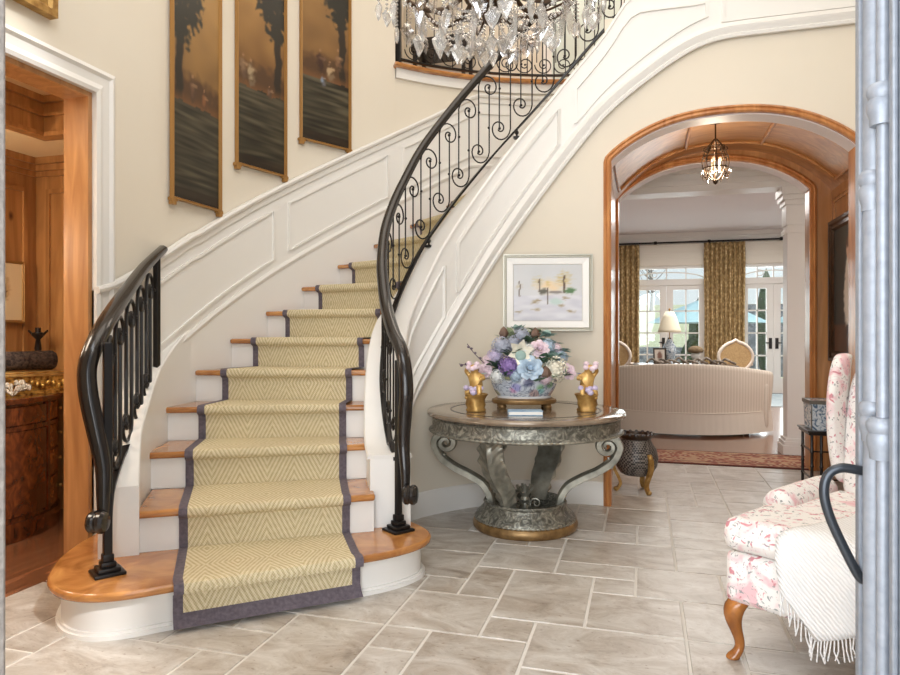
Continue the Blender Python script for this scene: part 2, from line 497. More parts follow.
# ------------------------------------------------------------------ study doorway casing and jamb
cas = MB()
cp = [(0, 0), (.0, .03), (.02, .036), (.05, .024), (.09, .026), (.105, .04), (.128, .03), (.132, 0)]   # across, out
path = [V((-2.75, DY0, 0)), V((-2.75, DY0, DZ)), V((-2.75, DY1, DZ)), V((-2.75, DY1, 0))]
rings = []
for i, (y, z, dy, dz) in enumerate(((DY0, 0, -1, 0), (DY0, DZ, -1, 1), (DY1, DZ, 1, 1), (DY1, 0, 1, 0))):
    rings.append([V((-2.75+b, y+dy*a, z+dz*a)) for a, b in cp])
cas.loft(rings)
struct(cas.build('trim_study_door_casing', M['white'], smooth=20))
jm = MB(); jm.box((-2.907, DY1-.025, 0), (-2.7499, DY1, DZ)); jm.box((-2.907, DY0, DZ-.025), (-2.7499, DY1-.025, DZ)); jm.box((-2.907, DY0, 0), (-2.7499, DY0+.025, DZ-.025))
struct(jm.build('door_1_jamb', M['pine'], smooth=0))

# ------------------------------------------------------------------ the study behind it
st = MB(); st.box((-4.25, .3, 0), (-4.1, 3.91, 2.65)); st.box((-4.1, 3.76, 0), (-2.907, 3.91, 2.65)); st.box((-4.25, .15, 0), (-2.907, .3, 2.65))
struct(st.build('wall_study', M['pine_d'], smooth=0))
struct(MB().box((-4.25, .15, 2.64), (-2.907, 3.91, 2.7)).build('ceiling_study', plain('study_ceiling', (232, 206, 160), .8), smooth=0))
so = MB(); so.box((-4.1, .3, 2.43), (-3.52, 3.76, 2.46)); so.box((-3.52, 3.29, 2.43), (-2.907, 3.76, 2.46))
struct(so.build('ceiling_study_soffit', bpy.data.materials['study_ceiling'], smooth=0))
fas = MB()
fas.box((-3.53, .3, 2.415), (-3.475, 3.29, 2.64)); fas.box((-3.53, 3.24, 2.415), (-2.907, 3.295, 2.64))
for z0, z1, o in ((2.40, 2.425, .02), (2.52, 2.54, .018), (2.60, 2.64, .03)):
    fas.box((-3.54, .3, z0), (-3.475+o, 3.24-o, z1)); fas.box((-3.54, 3.24-o, z0), (-2.907, 3.31, z1))
struct(fas.build('beam_study', M['pine_d'], smooth=0))
cr = MB()
for d, z0, z1 in ((.02, 2.31, 2.43), (.045, 2.345, 2.43), (.075, 2.385, 2.43)):
    cr.box((-4.1, .3, z0), (-4.1+d, 3.76, z1)); cr.box((-4.1+d, 3.76-d, z0), (-2.907, 3.76, z1))
struct(cr.build('trim_study_crown', M['pine_d'], smooth=0))
pn = MB()
def panel_frame_x(y0, y1, z0, z1):
    for a, b, c, d in ((y0, y1, z0, z0+.03), (y0, y1, z1-.03, z1), (y0, y0+.03, z0+.03, z1-.03), (y1-.03, y1, z0+.03, z1-.03)):
        pn.box((-4.1, a, c), (-4.085, b, d))
def panel_frame_y(x0, x1, z0, z1):
    for a, b, c, d in ((x0, x1, z0, z0+.03), (x0, x1, z1-.03, z1), (x0, x0+.03, z0+.03, z1-.03), (x1-.03, x1, z0+.03, z1-.03)):
        pn.box((a, 3.745, c), (b, 3.76, d))
panel_frame_x(2.6, 3.1, .9, 2.22); panel_frame_x(3.18, 3.68, .9, 2.22); panel_frame_y(-4.0, -3.55, .9, 2.22); panel_frame_y(-3.47, -3.0, .9, 2.22)
struct(pn.build('trim_study_panels', M['pine_d'], smooth=0))

# ------------------------------------------------------------------ passage behind the arch
PB = 6.65
BX0, BX1, BSP, BAP = -.225, 1.42, 2.50, 2.80
struct(arch_wall(-.262, 1.72, 3.2, BX0, BX1, BSP, BAP, PB, PB+.16).build('wall_passage_end', M['pine'], smooth=0))
pw = MB(); pw.box((-.40, 5.06, 0), (-.25, PB, 2.9)); pw.box((1.60, 5.06, 0), (1.75, PB, 2.9))
struct(pw.build('wall_passage', M['pine'], smooth=0))
va = MB()
A = arch_pts(-.26, 1.61, 2.46, 2.90, 0)
rings = [[V((p.x, 5.06, p.z)), V((p.x, PB, p.z)), V((p.x, PB, p.z+.08)), V((p.x, 5.06, p.z+.08))] for p in A]
va.loft(rings)
struct(va.build('ceiling_passage_vault', M['pine_h'], smooth=40))
vm = MB()
for yy in (5.3, 6.35):
    pts = [V((p.x, yy, p.z-.012)) for p in A[3:-3]]
    vm.tube(pts, .014, 6)
for k in (3, 11, 17, 25):
    vm.tube([V((A[k].x, 5.3, A[k].z-.012)), V((A[k].x, 6.35, A[k].z-.012))], .014, 6)
for z in (.95, 2.35): vm.box((1.585, 5.2, z), (1.6, 6.55, z+.025))
for z in (.2,): vm.box((1.58, 5.06, 0), (1.6, PB, z))
for y in (5.2, 6.53): vm.box((1.5855, y, .975), (1.6, y+.025, 2.35))
for y0, y1, z0, z1 in ((5.25, 6.5, 2.38, 2.40),): vm.box((1.585, y0, z0), (1.6, y1, z1))
struct(vm.build('trim_passage_panels', M['pine_h'], smooth=40))
def arch_trim(x0, x1, sp, ap, y, wdt, dep, name, mat):
    """moulded casing round an arch, front face towards -y"""
    prof = [(0, 0), (0, -dep*.7), (wdt*.2, -dep), (wdt*.55, -dep*.75), (wdt*.7, -dep), (wdt, -dep*.55), (wdt, 0)]
    A = arch_pts(x0, x1, sp, ap, y, 36)
    pts = [V((x0, y, 0)), V((x0, y, sp*.5)), V((x0, y, sp-.005))]+A[1:-1]+[V((x1, y, sp-.005)), V((x1, y, sp*.5)), V((x1, y, 0))]
    mb = MB(); rings = []
    for i, p in enumerate(pts):
        a = pts[max(i-1, 0)]; b = pts[min(i+1, len(pts)-1)]
        t = (b-a).normalized(); o = V((-t.z, 0, t.x))
        rings.append([p+o*q+V((0, d, 0)) for q, d in prof])
    mb.loft(rings)
    return struct(mb.build(name, mat, smooth=30))
arch_trim(AX0, AX1, ASP, AAP, 4.9, .052, .035, 'trim_arch', M['trimwood'])
arch_trim(BX0, BX1, BSP, BAP, PB, .06, .03, 'trim_arch_back', M['trimwood'])
# white reveal of both arches
rv = MB()
for x0, x1, sp, ap, y0, y1 in ((AX0-.011, AX1+.011, ASP, AAP+.002, 4.9, 5.06), (BX0-.001, BX1+.001, BSP, BAP+.002, PB, PB+.16)):
    A = arch_pts(x0, x1, sp, ap, y0)
    pts = A
    rings = []
    for i, p in enumerate(pts):
        a = pts[max(i-1, 0)]; b = pts[min(i+1, len(pts)-1)]
        t = (b-a).normalized(); o = V((t.z, 0, -t.x))
        rings.append([V((p.x, y0, p.z)), V((p.x, y1, p.z)), V((p.x+o.x*.012, y1, p.z+o.z*.012)), V((p.x+o.x*.012, y0, p.z+o.z*.012))])
    rv.loft(rings)
struct(rv.build('trim_arch_reveal', plain('pale_reveal', (226, 216, 214), .5), smooth=30))

jb = MB(); jb.box((AX0-.012, 4.899, 0), (AX0+.002, 5.061, ASP)); jb.box((AX1-.002, 4.899, 0), (AX1+.012, 5.061, ASP)); struct(jb.build('trim_arch_jamb', M['trimwood'], smooth=0))
# ------------------------------------------------------------------ upper floor seen over the stairs
up = MB()
edge = [arc(ARC_END-k*(ARC_END-88)/24, RO-.03) for k in range(25)]
poly = [(p.x, p.y) for p in edge]+[(.05, 5.04), (2.6, 5.04), (2.6, 7.6), (-2.9, 7.6), (-2.45, 6.05)]
up.prism(poly, LAND-.12, LAND-.035)
struct(up.build('floor_landing_edge', M['white'], smooth=0))
up2 = MB()
edge2 = [arc(ARC_END+.8-k*(ARC_END+.8-88)/24, RO-.075) for k in range(25)]
poly2 = [(p.x, p.y) for p in edge2]+[(.05, 5.0), (2.6, 5.0), (2.6, 7.6), (-2.9, 7.6), (-2.45, 6.05)]
up2.prism(poly2, LAND-.035, LAND)
struct(up2.build('floor_landing', M['oak'], smooth=0, bevel=.01))
struct(MB().box((-3.2, 7.6, LAND-.1), (3.0, 7.75, HT)).build('wall_upper_hall', M['cream'], smooth=0))
struct(ribbon([arc(ARC_END), V((-2.75, 7.6, 0))], k0(LAND), k0(HT), .15).build('wall_upper_left', M['cream'], smooth=0))
dr = MB(); dr.box((-.98, 7.57, LAND), (-.22, 7.6, LAND+2.1)); 
d2 = struct(dr.build('door_2', plain('sage_paint', (206, 214, 206), .5), smooth=0))
ds = MB(); ds.box((-1.08, 7.56, LAND), (-.98, 7.6, LAND+2.2)); ds.box((-.22, 7.56, LAND), (-.12, 7.6, LAND+2.2)); ds.box((-.98, 7.56, LAND+2.1), (-.22, 7.6, LAND+2.2))
struct(ds.build('trim_upper_door', M['white'], smooth=0))
# ------------------------------------------------------------------ staircase
def offset_path(path, d, n=140):
    pts = []
    for k in range(n+1):
        s = path.L*k/n; nn = normal_left(path, s); p = path.at(s)+nn*d
        pts.append(V((p.x, p.y, 0)))
    return Path(pts)
QP = offset_path(PP, .2)
sI5 = s_near(QP, (-1.675, 4.0)); sI18 = s_near(QP, (.0, 5.1))
def I_(n):
    if n <= 5: return interp2(n, {2: (-1.336, 3.244), 3: (-1.497, 3.575), 4: (-1.60, 3.80), 5: tuple(QP.at(sI5)[:2])})
    return QP.at(sI5+(n-5)*(sI18-sI5)/13)
def interp2(n, d):
    p = d[n]; return V((p[0], p[1], 0))
def O_(n):
    if n <= 5: return interp2(n, {2: (-2.25, 2.63), 3: (-2.505, 3.0), 4: (-2.672, 3.343), 5: (-2.736, 3.69)})
    return arc(180-(n-5)*7.6, RO-.014)
def frontdir(n):
    o, i = O_(n), I_(n); t = (i-o).normalized()
    return V((t.y, -t.x, 0))       # towards the foot of the stair
stair = thing('staircase', 'curved staircase with white risers and oak treads rising behind the round table', 'staircase', (-1.9, 2.9, 0))
OFF = V((-1.9, 2.9, 0))
def stair_part(mb, name, mat, **k):
    bmesh.ops.translate(mb.bm, verts=mb.bm.verts, vec=-OFF)
    return mb.build(name, mat, stair, **k)
# curtail step
front = [(-2.70, 2.86), (-2.66, 2.70), (-2.58, 2.50), (-2.49, 2.36), (-2.391, 2.245), (-2.29, 2.175), (-2.19, 2.142), (-2.08, 2.148), (-1.97, 2.205), (-1.86, 2.31), (-1.70, 2.468), (-1.54, 2.605), (-1.38, 2.737), (-1.22, 2.875), (-1.12, 2.985), (-1.05, 3.11),
         (-1.028, 3.22), (-1.06, 3.33), (-1.14, 3.42), (-1.28, 3.53)]
fp = [(p.x, p.y) for p in catmull([(a, b, 0) for a, b in front], 4)]
back = [(-1.5, 3.45), (-2.0, 3.1), (-2.3, 2.9)]
def inset(poly, d):
    P = [V((a, b, 0)) for a, b in poly]; out = []
    for i, p in enumerate(P):
        t = (P[min(i+1, len(P)-1)]-P[max(i-1, 0)]).normalized()
        out.append((p.x-t.y*d, p.y+t.x*d))
    return out
t1 = MB(); t1.prism(fp+back, R_-.036, R_); stair_part(t1, 'tread', M['oak'], bevel=.012, smooth=30)
b1 = MB(); b1.prism(inset(fp, .05)+back, 0, R_-.036); stair_part(b1, 'riser', M['white'], smooth=30)
sh = MB(); sh.prism(inset(fp, .03)+back, 0, .018); sh.prism(inset(fp, .04)+back, .018, .03); stair_part(sh, 'shoe_moulding', M['white'], smooth=30)
cv = MB(); cv.prism(inset(fp, .035)+back, R_-.052, R_-.036); stair_part(cv, 'cove_moulding', M['white'], smooth=30)
for n in range(2, 19):
    z = n*R_; o, i = O_(n), I_(n); f = frontdir(n)
    if n < 5: o = o+(o-i).normalized()*.02
    rs = MB(); rs.loft([[V((p.x, p.y, z0)) for p in (o, i, i-f*.015, o-f*.015)] for z0 in (z-R_+(.0 if n > 2 else 0), z-.034)])
    stair_part(rs, 'riser', M['white'], smooth=0)
    if n < 18:
        o2, i2 = O_(n+1), I_(n+1)
        tr = MB(); poly = [o+f*.032, i+f*.032, i2-f*0, o2-f*0]
        tr.prism([(p.x, p.y) for p in poly], z-.034, z)
        stair_part(tr, 'tread', M['oak'], bevel=.011, smooth=30)
# curb on the left with its smooth white top
cl = [(-2.235, 2.60, 0)]+[tuple(V(p)) for p in ((-2.39, 2.80, 0), (-2.505, 3.0, 0), (-2.60, 3.17, 0), (-2.672, 3.343, 0), (-2.72, 3.52, 0), (-2.742, 3.69, 0), (-2.738, 3.85, 0))]
clp = Path(catmull(cl, 5))
zc = [(0, .515), (.10, .60), (.25, .735), (.47, .87), (.8, 1.05), (1.2, 1.27), (1.5, 1.40)]
cm = MB(); rings = []
for s, p in zip(clp.s, clp.p):
    n = normal_left(clp, s); z = interp(s, zc); th = max(.012, min(.17, (p.x+2.742)*1.05))
    a = p; b = p+n*th
    rings.append([V((a.x, a.y, 0)), V((a.x, a.y, z-.008)), V((a.x+n.x*.006, a.y+n.y*.006, z)), V((b.x, b.y, z)), V((b.x, b.y, 0))])
cm.loft(rings)
stair_part(cm, 'curb', M['white'], smooth=35)
# the panelled white string wall on the right
rings = []
S0 = .0
n = 150
bm_ = MB()
for k in range(n+1):
    s = PP.L*k/n; nn = normal_left(PP, s); p = PP.at(s)
    z0, z1 = z_bot(s), z_top(s)
    th = .2
    a = p-nn*.014; b = p+nn*th
    rings.append([V((a.x, a.y, z0)), V((b.x, b.y, z0)), V((b.x, b.y, z1)), V((a.x, a.y, z1))])
bm_.loft(rings)
stair_part(bm_, 'string_wall', M['white'], smooth=30)
cap = MB()
capp = [(-.215, 0), (.022, 0), (.022, .010), (.016, .02), (-.208, .02), (-.215, .010)]
pts = along(PP, lambda s: z_top(s)-.002, 0, PP.L, .0, .06)
cap.sweep(pts, capp)
stair_part(cap, 'string_cap', M['white'], smooth=30)
lm = MB()
lmp = [(0, -.03), (.02, -.03), (.026, -.012), (.014, 0), (.03, .02), (.036, .04), (.022, .052), (.012, .075), (0, .078)]
lm.sweep(along(PP, z_bot, .45, PP.L, .013, .05), lmp)
um = [(0, -.012), (.012, -.012), (.02, 0), (.012, .012), (0, .012)]
stair_part(lm, 'string_moulding', M['white'], smooth=30)
def band_panel(s0, s1, lo=.16, hi=.09):
    mb = MB()
    a = along(PP, lambda s: z_bot(s)+lo, s0, s1, .017, .06); b = along(PP, lambda s: z_top(s)-hi, s0, s1, .017, .06)
    mb.sweep(a+b[::-1], [(-.009, -.011), (.012, -.011), (.012, .011), (-.009, .011)], side=normal_left(PP, s0), closed_path=True)
    stair_part(mb, 'string_panel', M['white'], smooth=0)
band_panel(.62, 1.13, .14, .13); band_panel(1.24, 2.02, .16, .12); band_panel(2.14, 3.02, .16, .12)
kx = s_near(PP, (.50, 4.9))
band_panel(kx+.02, kx+1.0, .09, .06); band_panel(kx+1.1, PP.L-.05, .09, .06)

# ------------------------------------------------------------------ sisal runner
def sisal():
    m, N, L, b = nt('sisal')
    uv = N.new('ShaderNodeUVMap'); uv.uv_map = 'UVMap'
    sp = N.new('ShaderNodeSeparateXYZ'); L.new(uv.outputs[0], sp.inputs[0])
    def math_(op, a, bb=None, c=None):
        x = N.new('ShaderNodeMath'); x.operation = op
        for k, q in enumerate((a, bb, c)):
            if q is None: continue
            if isinstance(q, (int, float)): x.inputs[k].default_value = q
            else: L.new(q, x.inputs[k])
        return x.outputs[0]
    tri = math_('PINGPONG', sp.outputs['X'], .135)
    big = math_('PINGPONG', sp.outputs['Y'], .21)
    big = math_('MULTIPLY', big, .9)
    ph = math_('ADD', math_('MULTIPLY', tri, 1.9), big)
    s1 = math_('SINE', math_('MULTIPLY', ph, 2*PI/.040))
    wx = math_('SINE', math_('MULTIPLY', sp.outputs['X'], 2*PI/.011))
    wy = math_('SINE', math_('MULTIPLY', sp.outputs['Y'], 2*PI/.013))
    wv = math_('MULTIPLY', wx, wy)
    tot = math_('MULTIPLY_ADD', s1, .21, math_('MULTIPLY_ADD', wv, .2, .5))
    n = N.new('ShaderNodeTexNoise'); n.inputs['Scale'].default_value = 45; n.inputs['Detail'].default_value = 3
    L.new(uv.outputs[0], n.inputs['Vector'])
    tot2 = math_('ADD', tot, math_('MULTIPLY_ADD', n.outputs['Fac'], .5, -.25))
    r = ramp(N, [(.05, (164, 147, 112)), (.45, (202, 187, 150)), (.9, (228, 216, 187))]); L.new(tot2, r.inputs['Fac'])
    L.new(r.outputs['Color'], b.inputs['Base Color']); b.inputs['Roughness'].default_value = .95; b.inputs['Specular IOR Level'].default_value = .1
    bn = N.new('ShaderNodeBump'); bn.inputs['Strength'].default_value = .55; bn.inputs['Distance'].default_value = .006
    L.new(tot, bn.inputs['Height']); L.new(bn.outputs['Normal'], b.inputs['Normal'])
    return m
M['sisal'] = sisal()
runner = thing('stair_runner', 'gold sisal stair runner with chevron weave and purple grey binding down the staircase', 'carpet runner', (-1.9, 2.9, 0))
TA, TB = .15, .885
def edge_pt(n, t):
    if n == 1:
        a, b = V((-1.862, 2.358, 0)), V((-1.262, 2.888, 0))
        u = (t-TA)/(TB-TA); return a.lerp(b, u)
    return O_(n).lerp(I_(n), t)
def fdir(n):
    if n == 1:
        t = (V((-1.262, 2.888, 0))-V((-1.862, 2.358, 0))).normalized(); return V((t.y, -t.x, 0))
    return frontdir(n)
rows = []      # (n, out, z)
for n in range(1, 18):
    z = n*R_; zp = z-R_
    q = [(.012, zp+.010), (.012, z-.075), (.016, z-.05), (.046, z-.036), (.053, z-.018), (.046, z+.004), (.03, z+.010), (.0, z+.010)]
    if n == 1: q = [(.060, .020), (.030, .042), (.014, .066), (.014, z-.07), (.016, z-.052), (.062, z-.038), (.068, z-.016), (.060, z+.005), (.042, z+.010), (0, z+.010)]
    if n > 1: q = q
    rows += [(n, o, zz) for o, zz in q]
ts = [TA, TA+.018, TA+.036]+[TA+.036+(TB-TA-.072)*k/10 for k in range(1, 10)]+[TB-.036, TB-.018, TB]
grid, uvs = [], []
vlen = 0; prev = None
for n, o, zz in rows:
    f = fdir(n); row = []
    for t in ts:
        p = edge_pt(n, t)+f*o; row.append(V((p.x, p.y, zz))-OFF)
    mid = row[len(row)//2]
    if prev is not None: vlen += (mid-prev).length
    prev = mid
    w0 = (row[-1]-row[0]).length
    uvs.append([((t-(TA+TB)/2)/(TB-TA)*.8+5, vlen) for t in ts]); grid.append(row)
nb = 2
ca = MB(); ca.quad_uv([r[nb:-nb] for r in grid[2:]], [r[nb:-nb] for r in uvs[2:]])
ca.build('carpet', M['sisal'], runner, smooth=50, recalc=True)
for a, b in ((0, nb+1), (len(ts)-nb-1, len(ts))):
    x = MB(); x.quad_uv([r[a:b] for r in grid], [r[a:b] for r in uvs]); x.build('binding', M['binding'], runner, smooth=50)
x = MB(); x.quad_uv([r[nb:-nb] for r in grid[:3]], [r[nb:-nb] for r in uvs[:3]]); x.build('binding', M['binding'], runner, smooth=50)

# ------------------------------------------------------------------ wrought iron railings
HAND = [(-.034, -.018), (-.036, 0), (-.026, .016), (0, .024), (.026, .016), (.036, 0), (.034, -.018), (.015, -.022), (-.015, -.022)]
FLAT = [(-.016, -.007), (.016, -.007), (.016, .007), (-.016, .007)]
def spiral_hook(c, rx, ry, a0, turn, r_in, steps=26):
    """from angle a0 (deg) going turn degrees while the radius shrinks"""
    out = []
    for k in range(steps+1):
        u = k/steps; a = math.radians(a0+turn*u)
        g = 1-(1-r_in)*(u**.9)
        rr = g
        out.append((c[0]+rx*rr*math.cos(a), c[1]+(ry*(1-u)+rx*u)*rr*math.sin(a)))
    return out
def scroll_unit(path, zl, zh, sa, w=.083, r=.0055, z_in=.0):
    """one pair of bars: a crook up under the handrail and a crook down on the bottom rail"""
    sb = sa+w; R = w*.98; mb = MB()
    sl = (zh(sa+R+.05)-zh(sa+R-.05))/.1
    k = math.sqrt(1+min(1.6, abs(sl))**2)
    ct = (sa+R, zh(sa+R)-.03-R*k*1.05); cb = (sb-R, zl(sb-R)+.012+R*k*1.05)
    if ct[1]-cb[1] < .08:
        m = (ct[1]+cb[1])/2; ct = (ct[0], m+.04); cb = (cb[0], m-.04)
    def to3(q):
        p = path.at(q[0]); return V((p.x, p.y, q[1]))
    top = [(sa, cb[1]+.01)]+[(sa, cb[1]+(ct[1]-cb[1])*t) for t in (.4, .8)]+spiral_hook(ct, R, R*1.25, 180, -500, .16)
    bot = [(sb, ct[1]-.01)]+[(sb, ct[1]+(cb[1]-ct[1])*t) for t in (.4, .8)]+spiral_hook(cb, R, R*1.25, 0, -500, .16)
    for q in (top, bot):
        mb.tube([to3(x) for x in q], r, 6)
    for c in (ct, cb): mb.ball(to3((c[0]+.0, c[1])), .011, 8, 6)
    mb.ball(to3((sa+2*R, ct[1])), .010, 8, 6); mb.ball(to3((sb-2*R, cb[1])), .010, 8, 6)
    return mb
def rail_part(mb, name, mat, root, **k):
    bmesh.ops.translate(mb.bm, verts=mb.bm.verts, vec=-root.location)
    return mb.build(name, mat, root, **k)
def volute(c, ax, n=3, r=.05, w=.075):
    """the rolled end of the handrail, a thick coil seen from its edge; ax = axis direction"""
    mb = MB(); ax = V(ax).normalized(); up = V((0, 0, 1)); o = up.cross(ax)
    prof = [(0, -.5), (.55, -.5), (.8, -.46), (1, -.3), (1, -.12), (.9, -.03), (.9, .03), (1, .12), (1, .3), (.8, .46), (.55, .5), (0, .5)]
    rings = []
    for q, z in prof:
        rings.append([V(c)+o*(math.cos(2*PI*k/20)*r*q)+up*(math.sin(2*PI*k/20)*r*q)+ax*(z*w) for k in range(20)])
    mb.loft(rings); return mb
def newel(c, zb, zt, root, tw=.03):
    mb = MB(); a = math.radians(-35); Mx = Matrix.Translation(V((c[0], c[1], 0))) @ Matrix.Rotation(a, 4, 'Z')
    mb.box((-tw/2, -tw/2, zb), (tw/2, tw/2, zt), Mx)
    rail_part(mb, 'newel_post', M['iron'], root, bevel=.004)
    bp = MB()
    bp.box((-.062, -.062, zb), (.062, .062, zb+.014), Mx, .004); bp.box((-.045, -.045, zb+.014), (.045, .045, zb+.032), Mx, .005); bp.box((-.03, -.03, zb+.032), (.03, .03, zb+.055), Mx, .006); bp.box((-.022, -.022, zb+.055), (.022, .022, zb+.085), Mx, .004)
    rail_part(bp, 'newel_base', M['iron'], root, smooth=30)

inner = thing('stair_railing', 'long black scrolled iron railing curving up the right side of the staircase', 'railing', (-1.2, 3.3, R_), group='wrought iron railings')
# handrail with the tongue that drops in front of the newel
hr = [(-1.158, 3.235, .42), (-1.160, 3.238, .52), (-1.172, 3.25, .66), (-1.163, 3.242, .80), (-1.150, 3.23, .92), (-1.165, 3.25, 1.04), (-1.205, 3.30, 1.14)]+[(a, b, c) for a, b, c in MR[1:]]+[(.1, 5.0, 4.42), (.3, 5.0, 4.5), (1.0, 5.0, 4.52), (2.6, 5.0, 4.52)]
hp = catmull(hr, 7)
h = MB(); h.sweep(hp, HAND, side=(.75, .66, 0), scale=lambda u: (.58+.42*min(1, u/.12)) if u < .3 else max(.8, 1-(u-.3)*.8)); rail_part(h, 'handrail', M['handrail'], inner, smooth=50)
rail_part(volute((-1.128, 3.215, .405), (.92, .1, 0)), 'volute', M['handrail'], inner, smooth=30)
newel((-1.217, 3.285), R_, 1.08, inner)
z_low = lambda s: (z_hand(s)-.69) if s > .12 else max(.42, z_hand(s)-.69)
S_END = MP.L
bp_ = [V((MP.at(s).x, MP.at(s).y, z_hand(s)-.69 if s > .25 else .50+.55*s)) for s in [S_END*k/90 for k in range(3, 91)]]
b = MB(); b.sweep(bp_, FLAT); rail_part(b, 'bottom_rail', M['iron'], inner, smooth=30)
zl_ = lambda s: z_hand(s)-.685
zl_s = lambda s: zl_(s) if s > .25 else .51+.55*s
s = .16
while s < S_END-.1:
    rail_part(scroll_unit(MP, zl_s, z_hand, s), 'scroll_baluster', M['iron'], inner, smooth=60); s += .160
for s in (.62, 1.35, 2.05):
    p = MP.at(s); q = MB(); z = zl_(s)
    q.tube([V((p.x, p.y, z-.075)), V((p.x, p.y, z))], .008, 6); q.ball((p.x, p.y, z-.03), .016, 8, 6); q.box((p.x-.022, p.y-.022, z-.075), (p.x+.022, p.y+.022, z-.06))
    rail_part(q, 'rail_bracket', M['iron'], inner, smooth=40)

left = thing('stair_railing', 'short black iron railing curving from the wall down to the left newel post', 'railing', (-2.2, 2.36, R_), group='wrought iron railings')
lr = [(-2.175, 2.318, .45), (-2.175, 2.32, .53), (-2.182, 2.325, .66), (-2.206, 2.31, .82), (-2.228, 2.295, .97), (-2.243, 2.305, 1.075), (-2.25, 2.345, 1.16), (-2.28, 2.43, 1.245), (-2.355, 2.58, 1.335), (-2.47, 2.81, 1.455), (-2.60, 3.07, 1.585), (-2.728, 3.372, 1.722)]
lp = catmull(lr, 7)
h = MB(); h.sweep(lp, HAND, side=(.8, .6, 0), scale=lambda u: (.6+.45*min(1, u/.3)) if u < .75 else 1.05-.3*(u-.75)/.25); rail_part(h, 'handrail', M['handrail'], left, smooth=50)
rail_part(volute((-2.175, 2.29, .435), (.92, .26, 0), r=.047), 'volute', M['handrail'], left, smooth=30)
newel((-2.19, 2.36), R_, 1.18, left, .034)
q = [(-2.19, 2.36), (-2.275, 2.47), (-2.36, 2.62), (-2.47, 2.85), (-2.57, 3.05), (-2.665, 3.24)]
LP = Path(catmull([(a, b, 0) for a, b in q], 6))
zh_l = lambda s: interp(s, [(0, 1.17), (.14, 1.255), (.32, 1.345), (.57, 1.46), (.8, 1.56), (1.02, 1.655)])
zl_l = lambda s: interp(s, [(0, .36), (.14, .52), (.32, .63), (.57, .745), (.8, .86), (1.02, .955)])
b = MB(); b.sweep([V((LP.at(s).x, LP.at(s).y, zl_l(s))) for s in [LP.L*k/24 for k in range(25)]], FLAT); rail_part(b, 'bottom_rail', M['iron'], left, smooth=30)
for s in (.05, .23, .41, .59, .77):
    rail_part(scroll_unit(LP, zl_l, zh_l, s, r=.0095), 'scroll_baluster', M['iron'], left, smooth=60)
pe = LP.at(LP.L); e = MB(); e.box((pe.x-.015, pe.y-.015, .90), (pe.x+.015, pe.y+.015, 1.67)); rail_part(e, 'end_post', M['iron'], left, bevel=.003)
e = MB(); e.tube([V((pe.x, pe.y, .93)), V((pe.x-.01, pe.y-.03, .88)), V((pe.x+.012, pe.y-.03, .845))], .011, 6); e.ball((pe.x+.012, pe.y-.03, .845), .017, 8, 6); e.box((pe.x-.02, pe.y-.055, .815), (pe.x+.03, pe.y-.005, .835)); rail_part(e, 'rail_bracket', M['iron'], left)

# railing of the landing above
la = thing('landing_railing', 'black iron railing with a row of round scrolls along the upper landing edge', 'railing', tuple(arc(110, RO+.03)+V((0, 0, LAND))), group='wrought iron railings')
LA = Path([arc(ARC_END-1.2-k*1.2, RO+.045) for k in range(0, 44)])
zz0, zz1 = LAND+.075, LAND+.98
for z, pr, nm in ((zz0, FLAT, 'bottom_rail'), (zz1, HAND, 'handrail')):
    b = MB(); b.sweep([V((p.x, p.y, z)) for p in LA.p], pr); rail_part(b, nm, M['iron'] if nm[0] == 'b' else M['handrail'], la, smooth=40)
p0 = LA.p[0]; e = MB(); e.box((p0.x-.022, p0.y-.022, LAND), (p0.x+.022, p0.y+.022, LAND+1.02)); rail_part(e, 'end_post', M['iron'], la, bevel=.003)
s = .06; k = 0
while s < LA.L-.15:
    mb = MB(); R = .088; c = (s+R, zz0+R+.008)
    to3 = lambda q: V((LA.at(q[0]).x, LA.at(q[0]).y, q[1]))
    qq = spiral_hook(c, R, R, -180, 560, .2, 30)
    mb.tube([to3(x) for x in qq], .0055, 6); mb.ball(to3(c), .010, 8, 6)
    for ss in (s+.02, s+.109):
        mb.tube([to3((ss, zz0+(.12 if ss == s+.02 else .0))), to3((ss, zz1))], .005, 6)
    rail_part(mb, 'scroll_baluster', M['iron'], la, smooth=60)
    s += .178
# ------------------------------------------------------------------ round foyer table
def pewter():
    m, N, L, b = nt('engraved_pewter')
    vec = coords(N, L)
    vo = N.new('ShaderNodeTexNoise'); vo.inputs['Scale'].default_value = 17; vo.inputs['Detail'].default_value = 3; vo.inputs['Distortion'].default_value = 3.2
    L.new(vec, vo.inputs['Vector'])
    r = ramp(N, [(.36, (92, 90, 82)), (.52, (126, 124, 114)), (.66, (168, 165, 152))]); L.new(vo.outputs['Fac'], r.inputs['Fac'])
    L.new(r.outputs['Color'], b.inputs['Base Color']); b.inputs['Metallic'].default_value = .55; b.inputs['Roughness'].default_value = .42
    bn = N.new('ShaderNodeBump'); bn.inputs['Strength'].default_value = .5; bn.inputs['Distance'].default_value = .006
    L.new(vo.outputs['Fac'], bn.inputs['Height']); L.new(bn.outputs['Normal'], b.inputs['Normal']); return m
M['pewter'] = pewter()
M['pewter_plain'] = noisy('pewter', [(.3, (116, 114, 104)), (.7, (176, 172, 158))], 12, .38, metal=.6)
M['tabletop'] = noisy('table_top_bronze', [(.3, (112, 98, 84)), (.7, (150, 134, 116))], 9, .14, metal=.3, coat=.6)
M['bronze'] = noisy('bronze_ring', [(.3, (120, 92, 58)), (.7, (170, 136, 90))], 16, .4, metal=.6)
TX, TY = -.717, 4.233
tb = thing('foyer_table', 'large round pewter table with engraved apron and four scrolled legs on a round base', 'table', (TX, TY, 0))
